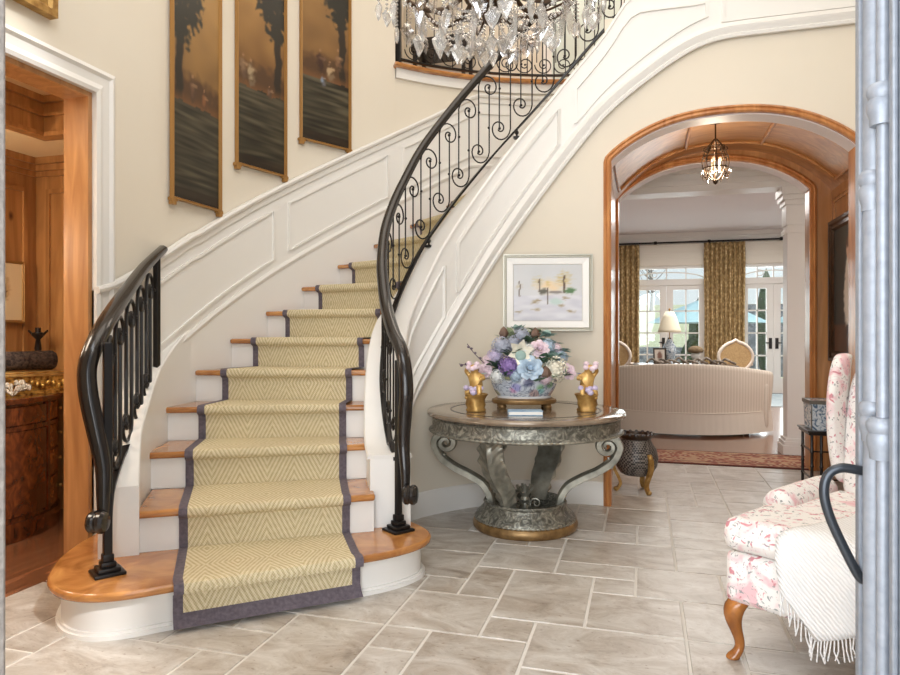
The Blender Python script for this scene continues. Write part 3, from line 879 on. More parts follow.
MB().lathe([(0, .705), (.60, .705), (.618, .712), (.622, .722), (.618, .733), (.606, .74), (.50, .7405), (0, .7405)], 72).build('tabletop', M['tabletop'], tb, smooth=40)
r_ = MB(); r_.lathe([(.462, .7402), (.462, .7418), (.474, .7418), (.474, .7402)], 72); r_.build('inlay_ring', M['black'], tb, smooth=30)
MB().lathe([(0, .708), (.59, .708), (.598, .70), (.588, .69), (.585, .64), (.592, .63), (.60, .622), (.598, .610), (.588, .605), (.56, .605), (.56, .66), (0, .66)], 72).build('apron', M['pewter'], tb, smooth=40)
def bead_ring(r, z, q, n):
    mb = MB(); m = n*6
    mb.sweep([V((math.cos(2*PI*k/m)*r, math.sin(2*PI*k/m)*r, z)) for k in range(m)], [(math.cos(2*PI*k/6)*q, math.sin(2*PI*k/6)*q) for k in range(6)], side=(1, 0, 0), closed_path=True, scale=lambda u: .35+.65*abs(math.sin(PI*u*n)))
    return mb
bead_ring(.600, .616, .0085, 110).build('beading', M['pewter_plain'], tb)
MB().lathe([(0, .0), (.315, .0), (.327, .012), (.330, .035), (.322, .055), (.312, .062), (0, .062)], 64).build('base_ring', M['bronze'], tb, smooth=40)
MB().lathe([(.2, .06), (.312, .061), (.316, .07), (.31, .082), (.292, .10), (.268, .125), (.256, .15), (.262, .162), (.256, .172), (.238, .17), (.222, .13), (.16, .10), (.0, .095), (.0, .06)], 64, wob=lambda a, z: 1+(.012*math.cos(24*a) if .08 < z < .15 else 0)).build('base_bowl', M['pewter'], tb, smooth=50)
bead_ring(.314, .066, .008, 64).build('base_beading', M['pewter_plain'], tb)
def leg_plan():
    """(radius, z) of a side leg's centre line, ending in its big scroll"""
    p = catmull([(.215, 0, .13), (.232, 0, .20), (.275, 0, .262), (.36, 0, .312), (.46, 0, .36), (.545, 0, .425), (.586, 0, .50)], 6)
    q = spiral_hook((.508, .515), .078, .074, -5, 610, .13, 44)
    return p[:-1]+[V((x, 0, z)) for x, z in q]
for k, deg in enumerate((186, 8, 72, 249)):
    A = Matrix.Rotation(math.radians(deg), 4, 'Z')
    mb = MB()
    if k < 2:
        pts = [A@p for p in leg_plan()]
        mb.sweep(pts, [(-.042, -.020), (-.03, -.028), (-.012, -.022), (.012, -.022), (.03, -.028), (.042, -.020), (.042, .014), (.016, .022), (-.016, .022), (-.042, .014)], side=A@V((0, 1, 0)), scale=lambda u: 1.0 if u < .45 else 1-.62*(u-.45)/.55)
        leg = mb.build('leg', M['pewter_plain'], tb, smooth=45)
        sc_ = MB()
        for c, R, a0, tr in (((.515, .405), .034, 100, -560), ((.44, .565), .03, 0, 520)):
            q = spiral_hook(c, R, R, a0, tr, .14, 30)
            sc_.sweep([A@V((x, 0, z)) for x, z in q], [(-.022, -.006), (.022, -.006), (.022, .006), (-.022, .006)], side=A@V((0, 1, 0)))
        sc_.build('scroll', M['pewter_plain'], leg, smooth=45)
    else:
        # broad acanthus leaf leg
        cl_ = catmull([(.20, 0, .13), (.215, 0, .20), (.25, 0, .27), (.315, 0, .34), (.37, 0, .42), (.395, 0, .50), (.40, 0, .565), (.43, 0, .605)], 7)
        n = len(cl_); rows = []
        for i, p in enumerate(cl_):
            u = i/(n-1); wd = .052+.028*math.sin(u*PI)+.02*u
            t = (cl_[min(i+1, n-1)]-cl_[max(i-1, 0)]).normalized(); o = V((t.z, 0, -t.x))
            ring = []
            m = 13
            for j in range(m):
                v = -1+2*j/(m-1)
                rip = .0065*math.cos(u*52-abs(v)*9)*min(1, abs(v)*2)
                edge = 1+.10*math.cos(u*40)*(abs(v)**3)
                ring.append(A@(p+V((0, v*wd*edge, 0))+o*(.022*(1-v*v)+.018*math.exp(-(v*8)**2)+rip)))
            for j in range(m):
                v = 1-2*j/(m-1)
                ring.append(A@(p+V((0, v*wd*.95, 0))-o*(.016)))
            rows.append(ring)
        mb.loft(rows); leg = mb.build('leg', M['pewter_plain'], tb, smooth=60)
        sc_ = MB()
        q = spiral_hook((.335, .56), .058, .05, 10, 560, .14, 34)
        sc_.sweep([A@V((x, 0, z)) for x, z in q], [(-.05, -.006), (.05, -.006), (.05, .006), (-.05, .006)], side=A@V((0, 1, 0)))
        sc_.build('scroll', M['pewter_plain'], leg, smooth=45)
fi = MB()
fi.lathe([(0, .09), (.05, .095), (.03, .12), (.018, .15), (.03, .17), (.022, .19), (.034, .215), (.014, .25), (0, .27)], 16)
for k in range(6):
    a = 2*PI*k/6; q = spiral_hook((.07, .15), .035, .035, 180, -460, .15, 22)
    Ak = Matrix.Rotation(a, 4, 'Z'); fi.tube([Ak@V((x, 0, z)) for x, z in q], .006, 6)
    fi.tube([Ak@V((.02, 0, .21)), Ak@V((.045, 0, .235)), Ak@V((.05, 0, .26))], .009, 6)
fi.build('finial', M['pewter_plain'], tb, smooth=45)

# ------------------------------------------------------------------ porcelain planter with flowers, figurines and the blue book on the table
def porcelain():
    m, N, L, b = nt('painted_porcelain')
    vec = coords(N, L, (1, 1, 1.1))
    v1 = N.new('ShaderNodeTexVoronoi'); v1.inputs['Scale'].default_value = 13; L.new(vec, v1.inputs['Vector'])
    hs = N.new('ShaderNodeHueSaturation'); hs.inputs['Saturation'].default_value = .5; hs.inputs['Value'].default_value = .62
    L.new(v1.outputs['Color'], hs.inputs['Color'])
    r = ramp(N, [(.36, (0, 0, 0)), (.56, (255, 255, 255))]); L.new(v1.outputs['Distance'], r.inputs['Fac'])
    mx = N.new('ShaderNodeMix'); mx.data_type = 'RGBA'; L.new(r.outputs['Color'], mx.inputs['Factor']); L.new(hs.outputs['Color'], mx.inputs['A']); mx.inputs['B'].default_value = lin((198, 205, 214))
    n = N.new('ShaderNodeTexNoise'); n.inputs['Scale'].default_value = 13; n.inputs['Distortion'].default_value = 2; L.new(vec, n.inputs['Vector'])
    r2 = ramp(N, [(.50, (255, 255, 255)), (.56, (90, 104, 138)), (.62, (255, 255, 255))]); L.new(n.outputs['Fac'], r2.inputs['Fac'])
    m2 = N.new('ShaderNodeMix'); m2.data_type = 'RGBA'; m2.blend_type = 'MULTIPLY'; m2.inputs['Factor'].default_value = .8; L.new(mx.outputs['Result'], m2.inputs['A']); L.new(r2.outputs['Color'], m2.inputs['B'])
    L.new(m2.outputs['Result'], b.inputs['Base Color']); b.inputs['Roughness'].default_value = .15; b.inputs['Coat Weight'].default_value = .5
    return m
M['porcelain'] = porcelain()
ZT_ = .7415
PXY = (-.735, 4.30)
yaw = math.radians(16)
bw = thing('porcelain_planter', 'oval painted porcelain planter on a low wooden stand in the middle of the round table', 'planter', (PXY[0], PXY[1], ZT_), yaw)
MB().lathe([(0, .07), (.15, .07), (.168, .078), (.19, .11), (.208, .15), (.212, .19), (.204, .225), (.21, .238), (.20, .244), (.19, .238), (.19, .2), (0, .19)], 48, sx=1.0, sy=.68).build('bowl', M['porcelain'], bw, smooth=50)
rim = MB(); rim.lathe([(.152, .064), (.172, .066), (.176, .076), (.168, .08)], 48, sy=.68); rim.build('foot_ring', plain('pale_glaze', (216, 214, 214), .2), bw, smooth=40)
s_ = MB(); s_.lathe([(0, .03), (.20, .03), (.208, .042), (.206, .056), (.18, .066), (0, .066)], 48, sy=.7)
for a in (30, 150, 210, 330): s_.lathe([(0, 0), (.024, 0), (.028, .012), (.02, .03), (0, .03)], 12, c=(.165*math.cos(math.radians(a)), .115*math.sin(math.radians(a)), 0))
s_.build('stand', M['bronze'], bw, smooth=40)

ar = thing('flower_arrangement', 'large arrangement of pale blue, lilac and cream flowers filling the porcelain planter', 'flowers', (PXY[0], PXY[1], ZT_+.19), yaw)
ar.scale = (1.13, 1.13, 1.1)
def colr(name, c, v=18, rough=.7):
    return noisy(name, [(.3, tuple(max(0, x-v) for x in c)), (.7, tuple(min(255, x+v) for x in c))], 30, rough)
FM = {k: colr('petal_'+k, c) for k, c in dict(blue=(176, 196, 214), lilac=(196, 184, 212), purple=(138, 112, 172), cream=(236, 230, 212), pink=(226, 204, 214), white=(232, 234, 232), grey=(176, 180, 196)).items()}
LM = {k: colr('leaf_'+k, c, 14) for k, c in dict(euc=(152, 178, 172), green=(92, 122, 98), dark=(80, 108, 88), olive=(124, 136, 104), brown=(112, 88, 74)).items()}
rf = random.Random(11)
def orient(d):
    return V(d).normalized().to_track_quat('Z', 'Y').to_matrix().to_4x4()
def rose(c, d, r, mat, name='rose'):
    mb = MB(); Mx = Matrix.Translation(V(c)) @ orient(d)
    for ring, (rr, n, h, flare) in enumerate(((.14, 3, .62, .02), (.28, 4, .60, .06), (.45, 5, .52, .12), (.62, 6, .42, .2), (.80, 7, .28, .3))):
        for k in range(n):
            a = 2*PI*(k+ring*.41)/n; span = 2*PI/n*.72
            rows = []
            for i in range(6):
                u = i/5; row = []
                for j in range(7):
                    v = -1+j/3; ww = (math.sin(PI*min(1, .25+u*.62)))
                    rad = rr*(.5+.5*u)+flare*max(0, u-.55)*1.6
                    aa = a+v*span*ww
                    z = -.15+h*u*1.0+.15-.10*abs(v)**3*u-flare*1.1*max(0, u-.7)
                    row.append(Mx@V((math.cos(aa)*rad*r, math.sin(aa)*rad*r, z*r)))
                rows.append(row)
            R = [[mb.v(p) for p in row] for row in rows]
            for x, y in zip(R, R[1:]):
                for j in range(6): mb.f([x[j], x[j+1], y[j+1], y[j]])
    mb.ball(Mx@V((0, 0, .2*r)), r*.22, 8, 6)
    return mb.build(name, mat, ar, smooth=60, recalc=False)
def hydrangea(c, d, r, mat, n=46, name='hydrangea'):
    mb = MB()
    mb.ball(c, r*.72, 10, 8)
    D = V(d).normalized()
    for k in range(n):
        z = 1-2*(k+.5)/n; a = k*2.399963; p = V((math.sqrt(1-z*z)*math.cos(a), math.sqrt(1-z*z)*math.sin(a), z))
        Mx = Matrix.Translation(V(c)+p*r*(.86+rf.random()*.16)) @ orient(p) @ Matrix.Rotation(rf.random()*6, 4, 'Z')
        s = r*.30
        for q in range(4):
            b = q*PI/2
            vs = [mb.v(Mx@V((math.cos(b+o)*s*l, math.sin(b+o)*s*l, zz))) for o, l, zz in ((0, .05, 0), (-.5, .75, s*.15), (0, 1, s*.05), (.5, .75, s*.15))]
            mb.f(vs)
    return mb.build(name, mat, ar, smooth=0, recalc=False)
def leafm(mb, c, d, l, w, up=(0, 0, 1), curl=.2):
    d = V(d).normalized(); s = d.cross(V(up)); 
    if s.length < .01: s = V((1, 0, 0))
    s.normalize(); u = s.cross(d); rows = []
    for i in range(6):
        t = i/5; ww = w*math.sin(PI*(.06+.94*t)**.8)*.5 if i < 5 else .0005
        p = V(c)+d*(l*t)-u*(curl*l*t*t)
        rows.append([p-s*ww+u*ww*.3, p, p+s*ww+u*ww*.3])
    R = [[mb.v(p) for p in r] for r in rows]
    for a, b in zip(R, R[1:]):
        for j in range(2): mb.f([a[j], a[j+1], b[j+1], b[j]])
# layout: x across, z up, y towards the back (front is -y)
lv = [('euc', .16, -.06, .13), ('euc', .08, .0, .25), ('green', .10, -.12, .12), ('euc', .21, .03, .16), ('dark', -.08, -.10, .14), ('green', .0, -.10, .13), ('olive', -.10, .03, .22), ('euc', .13, .05, .25), ('green', -.10, -.10, .03), ('green', .06, -.13, .0), ('euc', .14, -.02, .15), ('euc', .20, .0, .12), ('euc', .12, .02, .20), ('green', .02, -.02, .22), ('olive', -.06, .02, .24), ('olive', .06, .03, .26), ('dark', -.16, -.05, .08), ('euc', .17, .05, .20), ('green', -.13, .0, .06), ('dark', .12, -.08, .10), ('euc', .22, -.02, .06), ('green', .19, -.10, .02), ('dark', -.02, -.06, .10), ('olive', -.2, .0, .05), ('euc', -.02, .05, .28)]
for nm, x, y, z in lv:
    mb = MB()
    for k in range(7):
        a = rf.uniform(0, 2*PI); d = (math.cos(a)*.8+x*2.5, math.sin(a)*.8+y*2-.3, .5+rf.uniform(-.3, .6))
        leafm(mb, (x+rf.uniform(-.02, .02), y+rf.uniform(-.02, .02), z-.01), d, rf.uniform(.06, .095) if nm != 'euc' else rf.uniform(.05, .065), rf.uniform(.035, .05) if nm != 'euc' else .052, curl=rf.uniform(0, .4))
    mb.tube([V((x*.4, y*.4, -.06)), V((x*.8, y*.8, z*.5)), V((x, y, z))], .003, 5)
    mb.build('leaf_sprig', LM[nm], ar, smooth=60, recalc=False)
for x, y, z, r, m_, hyd in ((-.13, -.02, .185, .058, 'grey', 1), (-.165, -.02, .125, .05, 'lilac', 1), (-.095, -.12, .075, .062, 'purple', 1), (-.065, .0, .20, .05, 'grey', 1), (.16, -.09, .055, .075, 'cream', 1), (-.20, -.02, .10, .04, 'pink', 1), (.02, .05, .22, .04, 'white', 1), (-.22, -.05, .04, .042, 'pink', 1), (.18, .0, .17, .035, 'pink', 1), (-.16, -.11, .015, .04, 'white', 1), (.10, -.145, .005, .034, 'pink', 1), (.01, -.11, .165, .038, 'white', 1), (.125, -.05, .185, .045, 'blue', 1), (-.015, .0, .25, .045, 'grey', 1), (.205, -.03, .12, .04, 'blue', 1), (-.06, -.15, .02, .036, 'blue', 1)):
    hydrangea((x, y, z), (x, -1, .5), r, FM[m_])
rose((.015, -.16, .065), (.0, -1, .4), .072, FM['blue']); rose((.075, -.10, .17), (.1, -1, .5), .056, FM['pink']); rose((.235, -.08, .04), (.5, -1, .4), .05, FM['pink']); rose((-.225, -.06, .045), (-.5, -1, .4), .045, FM['pink'])
# cream lily in the middle
ly = MB()
for k in range(6):
    a = 2*PI*k/6+.3; d = V((math.cos(a), -.45, math.sin(a))); leafm(ly, (-.035, -.125, .155), d, .085, .05, up=(0, -1, 0), curl=-.1)
ly.build('lily', FM['cream'], ar, smooth=60, recalc=False)
lc = MB(); lc.ball((-.035, -.15, .135), .03, 12, 8, sy=.4); lc.build('leaf', LM['euc'], ar)
for x, y, z, r in ((.10, -.16, .035, .03), (.06, -.03, .255, .028), (-.115, .02, .26, .028)):
    mb = MB(); mb.lathe([(0, -r), (r*.7, -r*.6), (r, 0), (r*.6, r*.9), (0, r*1.5)], 10, c=(x, y, z), wob=lambda a, z: 1+.12*math.cos(5*a)); mb.build('seed_pod', LM['brown'], ar, smooth=60)
for pts in ([(-.2, -.02, .06), (-.28, -.04, .14), (-.325, -.05, .20)], [(-.2, -.05, .03), (-.30, -.06, .07), (-.37, -.07, .085)]):
    mb = MB(); P_ = catmull(pts, 5); mb.tube(P_, .0025, 5)
    for p in P_[3::2]:
        mb.ball(p+V((0, 0, rf.choice((-1, 1))*.007)), .0065, 6, 5, sx=1.4)
    mb.build('berry_twig', colr('twig', (92, 76, 92)), ar)

# ------------------------------------------------------------------ gilt cherub figurines
def figurine(name, label, x, y, rz, mirror=1):
    t = thing(name, label, 'figurine', (x, y, ZT_), rz, 'gilt cherub figurines'); t.scale = (1.22, 1.22, 1.05)
    mb = MB()
    mb.lathe([(0, 0), (.046, 0), (.05, .01), (.043, .02), (.05, .04), (.046, .065), (.052, .085), (.06, .10), (.05, .105), (.04, .09), (0, .085)], 20, wob=lambda a, z: 1+.08*math.sin(5*a+z*60))
    mb.build('pedestal', M['gold'], t, smooth=60)
    # a kneeling child, one continuous skinned body
    me = bpy.data.meshes.new('body'); o = bpy.data.objects.new('body', me)
    vs = [((0, 0, .135), .028), ((0, 0, .17), .03), ((.002, -.002, .205), .028), ((.004, -.006, .228), .014), ((.006, -.01, .255), .026), ((.006, -.012, .275), .022),
          ((.022, 0, .125), .02), ((.036, -.03, .12), .017), ((.034, -.02, .085), .012), ((.038, -.045, .078), .009),
          ((-.022, 0, .125), .02), ((-.03, -.036, .15), .017), ((-.032, -.04, .105), .012), ((-.034, -.06, .10), .009),
          ((.032, 0, .205), .013), ((.05, -.012, .235), .011), ((.03, -.03, .262), .009),
          ((-.028, 0, .205), .013), ((-.05, -.016, .19), .011), ((-.034, -.044, .19), .009)]
    ed = [(0, 1), (1, 2), (2, 3), (3, 4), (4, 5), (0, 6), (6, 7), (7, 8), (8, 9), (0, 10), (10, 11), (11, 12), (12, 13), (2, 14), (14, 15), (15, 16), (2, 17), (17, 18), (18, 19)]
    me.from_pydata([(p[0]*mirror, p[1], p[2]) for p, r in vs], ed, [])
    C.objects.link(o); o.parent = t
    sk = o.modifiers.new('skin', 'SKIN')
    for k, (p, r) in enumerate(vs): me.skin_vertices[0].data[k].radius = (r, r)
    me.skin_vertices[0].data[0].use_root = True
    sb = o.modifiers.new('subs', 'SUBSURF'); sb.levels = 1; sb.render_levels = 2
    me.materials.append(M['gilt'])
    f = MB(); r2 = random.Random(5)
    for k in range(7):
        c = V((r2.uniform(-.04, .04)*1, -.035+r2.uniform(-.02, .02), .12+r2.uniform(-.015, .02)))
        f.ball(c, .016, 8, 6)
    f.build('flower_cluster', FM['lilac'], t)
    w = MB()
    for q in (-1, 1): leafm(w, (.012*q, .02, .20), (.5*q, .7, .5), .06, .035)
    w.build('wing', plain('wing_glaze', (92, 96, 130), .3) if mirror > 0 else plain('wing_green', (150, 176, 166), .3), t, smooth=60, recalc=False)
    b = MB()
    for k in range(6): b.ball((r2.uniform(-.03, .03)+.01*mirror, -.03+r2.uniform(-.015, .01), .27+r2.uniform(-.02, .02)), .015, 8, 6)
    b.build('flower_garland', FM['pink'], t)
    return t
figurine('cherub_figurine', 'gilt cherub figurine with lilac flowers left of the porcelain planter', -.985, 4.02, -.1, -1)
figurine('cherub_figurine', 'gilt cherub figurine with dark wings right of the porcelain planter', -.330, 4.20, .3, 1)
bk = thing('book', 'thin pale blue book lying in front of the porcelain planter', 'book', (-.665, 3.93, ZT_), math.radians(14))
MB().box((-.10, -.055, .0), (.10, .055, .004)).box((-.10, -.055, .022), (.10, .055, .026)).box((-.10, .05, .0), (.10, .055, .026)).build('cover', noisy('blue_cover', [(.3, (112, 150, 186)), (.7, (168, 196, 216))], 20, .4), bk, bevel=.001)
MB().box((-.096, -.052, .004), (.097, .05, .022)).build('pages', M['paper'], bk)
# ------------------------------------------------------------------ floral wing chair, throw, entry door
def floral():
    m, N, L, b = nt('floral_fabric')
    vec = coords(N, L)
    def layer(scale, dist, lo, hi, off):
        mp = N.new('ShaderNodeVectorMath'); mp.operation = 'ADD'; mp.inputs[1].default_value = off; L.new(vec, mp.inputs[0])
        n = N.new('ShaderNodeTexNoise'); n.inputs['Scale'].default_value = scale; n.inputs['Detail'].default_value = 3; n.inputs['Distortion'].default_value = dist
        L.new(mp.outputs[0], n.inputs['Vector']); r = ramp(N, [(lo, (0, 0, 0)), (hi, (255, 255, 255))]); L.new(n.outputs['Fac'], r.inputs['Fac']); return r.outputs['Color']
    col = None
    base = lin((240, 236, 232))
    for sc_, di, lo, hi, off, c in ((9, 1.0, .54, .66, (0, 0, 0), (232, 192, 196)), (24, 1.2, .60, .66, (3, 1, 2), (208, 142, 150)), (30, 2.0, .62, .67, (7, 4, 1), (158, 160, 158)), (40, 1.6, .66, .70, (1, 8, 5), (166, 136, 148))):
        mx = N.new('ShaderNodeMix'); mx.data_type = 'RGBA'; L.new(layer(sc_, di, lo, hi, off), mx.inputs['Factor'])
        if col is None: mx.inputs['A'].default_value = base
        else: L.new(col, mx.inputs['A'])
        mx.inputs['B'].default_value = lin(c); col = mx.outputs['Result']
    L.new(col, b.inputs['Base Color']); b.inputs['Roughness'].default_value = .9; b.inputs['Specular IOR Level'].default_value = .15; return m
M['floral'] = floral()
M['chairleg'] = wood('chair_leg', (130, 74, 28), (182, 116, 54), 6, (3, 3, 3), .25, coat=.5)
ch = thing('wing_armchair', 'white wing armchair in pink floral fabric with cabriole legs beside the open entry door', 'armchair', (.812, 2.83, 0), math.radians(-34))
def cushion(lo, hi, r=.03, puff=.02, n=10):
    """a soft padded block"""
    mb = MB(); x0, y0, z0 = lo; x1, y1, z1 = hi
    bm = mb.bm; mb.box(lo, hi)
    bmesh.ops.subdivide_edges(bm, edges=bm.edges[:], cuts=5, use_grid_fill=True)
    for v in bm.verts:
        p = v.co; u = (p.x-x0)/(x1-x0)*2-1; w = (p.y-y0)/(y1-y0)*2-1; t = (p.z-z0)/(z1-z0)*2-1
        v.co.z += puff*t*(1-u*u)*(1-w*w)
        v.co.y += puff*.6*w*(1-u*u)*(1-t*t); v.co.x += puff*.6*u*(1-w*w)*(1-t*t)
    return mb
cushion((-.37, -.38, .215), (.37, .50, .405), puff=.012).build('seat_base', M['floral'], ch, smooth=80, bevel=.025)
sc1 = MB()
tp = [(-.375, -.405), (.375, -.405), (.375, -.02), (.29, .0), (.29, .43), (-.29, .43), (-.29, .0), (-.375, -.02)]
sc1.prism(tp, .41, .535); sc1.build('seat_cushion', M['floral'], ch, smooth=80, bevel=.045)
# back with wings
bk_ = MB(); rings = []
for z, x, y0, y1 in ((.40, .27, .40, .50), (.60, .27, .43, .54), (.80, .28, .46, .58), (.98, .27, .49, .61), (1.08, .24, .51, .625), (1.13, .17, .52, .63), (1.15, .08, .54, .63)):
    rings.append([V((-x, y0, z)), V((-x*.5, y0-.015, z)), V((0, y0-.02, z)), V((x*.5, y0-.015, z)), V((x, y0, z)), V((x, y1, z)), V((0, y1+.01, z)), V((-x, y1, z))])
bk_.loft(rings); bk_.build('backrest', M['floral'], ch, smooth=80, subs=2)
for q in (-1, 1):
    wg = MB(); rings = []
    for z, ya, yb in ((.54, .46, .54), (.66, .42, .56), (.80, .385, .575), (.93, .38, .59), (1.03, .41, .60), (1.10, .46, .61), (1.13, .52, .615)):
        rings.append([V((q*(.25+dx+.02*(z > .6)), y, z)) for dx, y in ((0, ya), (.045, ya+.01), (.06, (ya+yb)/2), (.045, yb), (0, yb), (-.015, (ya+yb)/2))])
    wg.loft(rings); wg.build('wing', M['floral'], ch, smooth=80, subs=2)
    am = MB(); rings = []
    for y, k in ((.02, .55), (.03, .9), (.06, 1), (.25, 1), (.50, .95)):
        ring = []
        for a in range(16):
            t = 2*PI*a/16; ring.append(V((q*(.345+.012)+math.cos(t)*.066*k, y, .505+.05*(y > .2)*0+math.sin(t)*.066*k)))
        rings.append(ring)
    am.loft(rings); arm = am.build('arm', M['floral'], ch, smooth=80)
    ap_ = MB(); ap_.box((q*.35-.045, .05, .30), (q*.35+.045, .50, .50)); ap_.build('arm_panel', M['floral'], arm, bevel=.02)
    for yy, fr in ((-.33, 1), (.38, 0)):
        lg = MB()
        if fr:
            d = V((q*.7, -.7, 0)); o = V((q*.325, -.335, 0))
            cl_ = [(o+d*a+V((0, 0, z)), r) for a, z, r in ((-.01, .235, .045), (.022, .205, .044), (.034, .165, .036), (.026, .12, .026), (.010, .08, .02), (.004, .05, .0175), (.012, .03, .020), (.028, .014, .027), (.032, .004, .026))]
            rings = [[p+V((math.cos(2*PI*k/12)*r, math.sin(2*PI*k/12)*r, 0)) for k in range(12)] for p, r in cl_]
            rings.append([V((p.x, p.y, 0)) for p in rings[-1]]); lg.loft(rings)
        else:
            rings = [[V((q*.30+dx*r, .38+t+dy*r, z)) for dx, dy in ((-1, -1), (1, -1), (1, 1), (-1, 1))] for z, r, t in ((.23, .024, 0), (.1, .02, .02), (0, .018, .05))]
            lg.loft(rings)
        lg.build('leg', M['chairleg'], ch, smooth=60, subs=1 if fr else 0)
# throw blanket over the seat
def throwmat():
    m, N, L, b = nt('white_throw')
    vec = coords(N, L, (1, 1, 1))
    w_ = N.new('ShaderNodeTexWave'); w_.inputs['Scale'].default_value = 34; w_.inputs['Distortion'].default_value = 2.5; w_.inputs['Detail'].default_value = 2; w_.wave_type = 'BANDS'; w_.bands_direction = 'DIAGONAL'
    L.new(vec, w_.inputs['Vector']); r = ramp(N, [(.1, (228, 226, 225)), (.6, (240, 239, 238))]); L.new(w_.outputs['Color'], r.inputs['Fac'])
    L.new(r.outputs['Color'], b.inputs['Base Color']); b.inputs['Roughness'].default_value = .95
    bn = N.new('ShaderNodeBump'); bn.inputs['Strength'].default_value = .5; bn.inputs['Distance'].default_value = .004; L.new(w_.outputs['Color'], bn.inputs['Height']); L.new(bn.outputs['Normal'], b.inputs['Normal']); return m
M['throw'] = throwmat()
tw = thing('throw_blanket', 'white fringed throw blanket draped over the seat of the floral armchair', 'blanket', (.812, 2.83, 0), math.radians(-34))
rows = []
flat = [(.33, .543), (.2, .546), (.05, .548), (-.1, .548), (-.22, .547), (-.33, .546), (-.385, .543), (-.410, .530), (-.424, .508)]
for k in range(20):
    row = []
    for j in range(23):
        u = j/22
        zb = interp(u, [(0, .34), (.22, .205), (.5, .27), (1, .40)])
        if k < 9:
            y, z = flat[k]; x = interp(k, [(0, .06), (5, -.10), (8, -.155)])+(.36-interp(k, [(0, .06), (5, -.10), (8, -.155)]))*u
        else:
            t = (k-8)/11; y = -.424-.022*min(1, t*3)-.008*t; z = .508+(zb-.508)*t; x = -.155+.515*u+.03*t*(1-u)
        fold = min(1, max(0, (k-5)/8))
        y -= .010*math.sin(u*15+k*.12)*fold+.004*fold; z += .003*math.sin(u*9+k)*(k < 8)
        row.append(V((x, y, z)))
    rows.append(row)
t_ = MB(); R = [[t_.v(p) for p in r] for r in rows]
for a, b in zip(R, R[1:]):
    for j in range(22): t_.f([a[j], a[j+1], b[j+1], b[j]])
t_.build('blanket', M['throw'], tw, smooth=60, solid=.008)
fr = MB(); r4 = random.Random(2)
for j in range(46):
    u = j/45; i = min(21, int(u*22)); p = rows[-1][i].lerp(rows[-1][i+1], u*22-i)
    fr.tube([p, p+V((r4.uniform(-.008, .008), -.004, -.035)), p+V((r4.uniform(-.014, .014), .0, -.07))], .0028, 4)
fo = fr.build('fringe', M['throw'], tw); fo['kind'] = 'stuff'

# entry door leaf standing open on the right
LX, LY0, LY1 = .494, 1.03, 1.80
lf = MB(); lf.box((LX, LY0, .01), (LX+.055, LY1, 2.88), None)
leaf = struct(lf.build('door_3', M['door_iron'], bevel=.004))
mo = MB()
for y, w_ in ((1.785, .028), (1.72, .018), (1.56, .022), (1.50, .016), (1.15, .02)):
    mo.box((LX-.012, y-w_/2, .03), (LX, y+w_/2, 2.86))
mo.build('door_stile', M['door_iron'], leaf, bevel=.004)
for y, r in ((1.665, .022), (1.61, .013)):
    c = MB(); c.lathe([(r, .02), (r, 2.87)], 16, c=(LX-.01, y, 0)); c.build('door_column', M['door_iron'], leaf, smooth=60)
for y, z in ((1.665, 1.53), (1.61, 1.70), (1.665, 1.03), (1.61, 1.0), (1.665, 2.4)):
    c = MB(); c.lathe([(0, -.045), (.023, -.045), (.024, -.03), (.028, -.015), (.029, .0), (.025, .01), (.030, .02), (.030, .032), (.022, .042), (0, .045)], 16, c=(LX-.012, y, z)); c.build('door_collar', M['door_iron'], leaf, smooth=40)
hd = MB(); hd.tube(catmull([(LX, 1.765, .90), (LX-.05, 1.765, .905), (LX-.078, 1.765, .885), (LX-.085, 1.765, .84), (LX-.07, 1.765, .78), (LX-.035, 1.765, .70), (LX-.012, 1.765, .655), (LX, 1.765, .648)], 6), .011, 10); hd.build('door_handle', plain('handle_iron', (70, 74, 80), .3, .6), leaf, smooth=60)
# ------------------------------------------------------------------ passage: lantern, console, box, painting, jardiniere
ln = thing('lantern_chandelier', 'small ornate bronze lantern with crystal drops hanging in the arched passage', 'pendant light', (.55, 5.7, 2.39))
M['dbronze'] = plain('dark_bronze', (72, 54, 38), .4, .6)
M['crystal'] = glassy('crystal', (252, 250, 246), .3, .05)
M['candle'] = plain('candle_sleeve', (232, 220, 190), .5)
M['bulb'] = plain('bulb', (255, 236, 200), .3, emit=(255, 226, 178), estr=.5)
x = MB(); x.tube([V((0, 0, .36)), V((0, 0, .51))], .006, 6); x.lathe([(0, .49), (.05, .49), (.04, .505), (0, .52)], 16); x.build('hanging_rod', M['dbronze'], ln, smooth=40)
fr = MB()
for k in range(8):
    a = 2*PI*k/8; Mx = Matrix.Rotation(a, 4, 'Z')
    fr.tube([Mx@p for p in catmull([(.01, 0, .36), (.05, 0, .31), (.085, 0, .24), (.10, 0, .18), (.085, 0, .11), (.05, 0, .06), (.01, 0, .03)], 4)], .0045, 5)
    q = spiral_hook((.075, .28), .022, .022, 200, -460, .2, 18); fr.tube([Mx@V((r, 0, z)) for r, z in q], .004, 5)
    q = spiral_hook((.085, .07), .02, .02, 20, 460, .2, 18); fr.tube([Mx@V((r, 0, z)) for r, z in q], .004, 5)
for z, r in ((.22, .095), (.13, .095), (.30, .055)):
    fr.tube([V((math.cos(2*PI*k/24)*r, math.sin(2*PI*k/24)*r, z)) for k in range(24)], .005, 5, closed_path=True)
fr.lathe([(0, 0), (.012, .01), (.02, .025), (.012, .04), (0, .045)], 10)
fr.build('cage', M['dbronze'], ln, smooth=60)
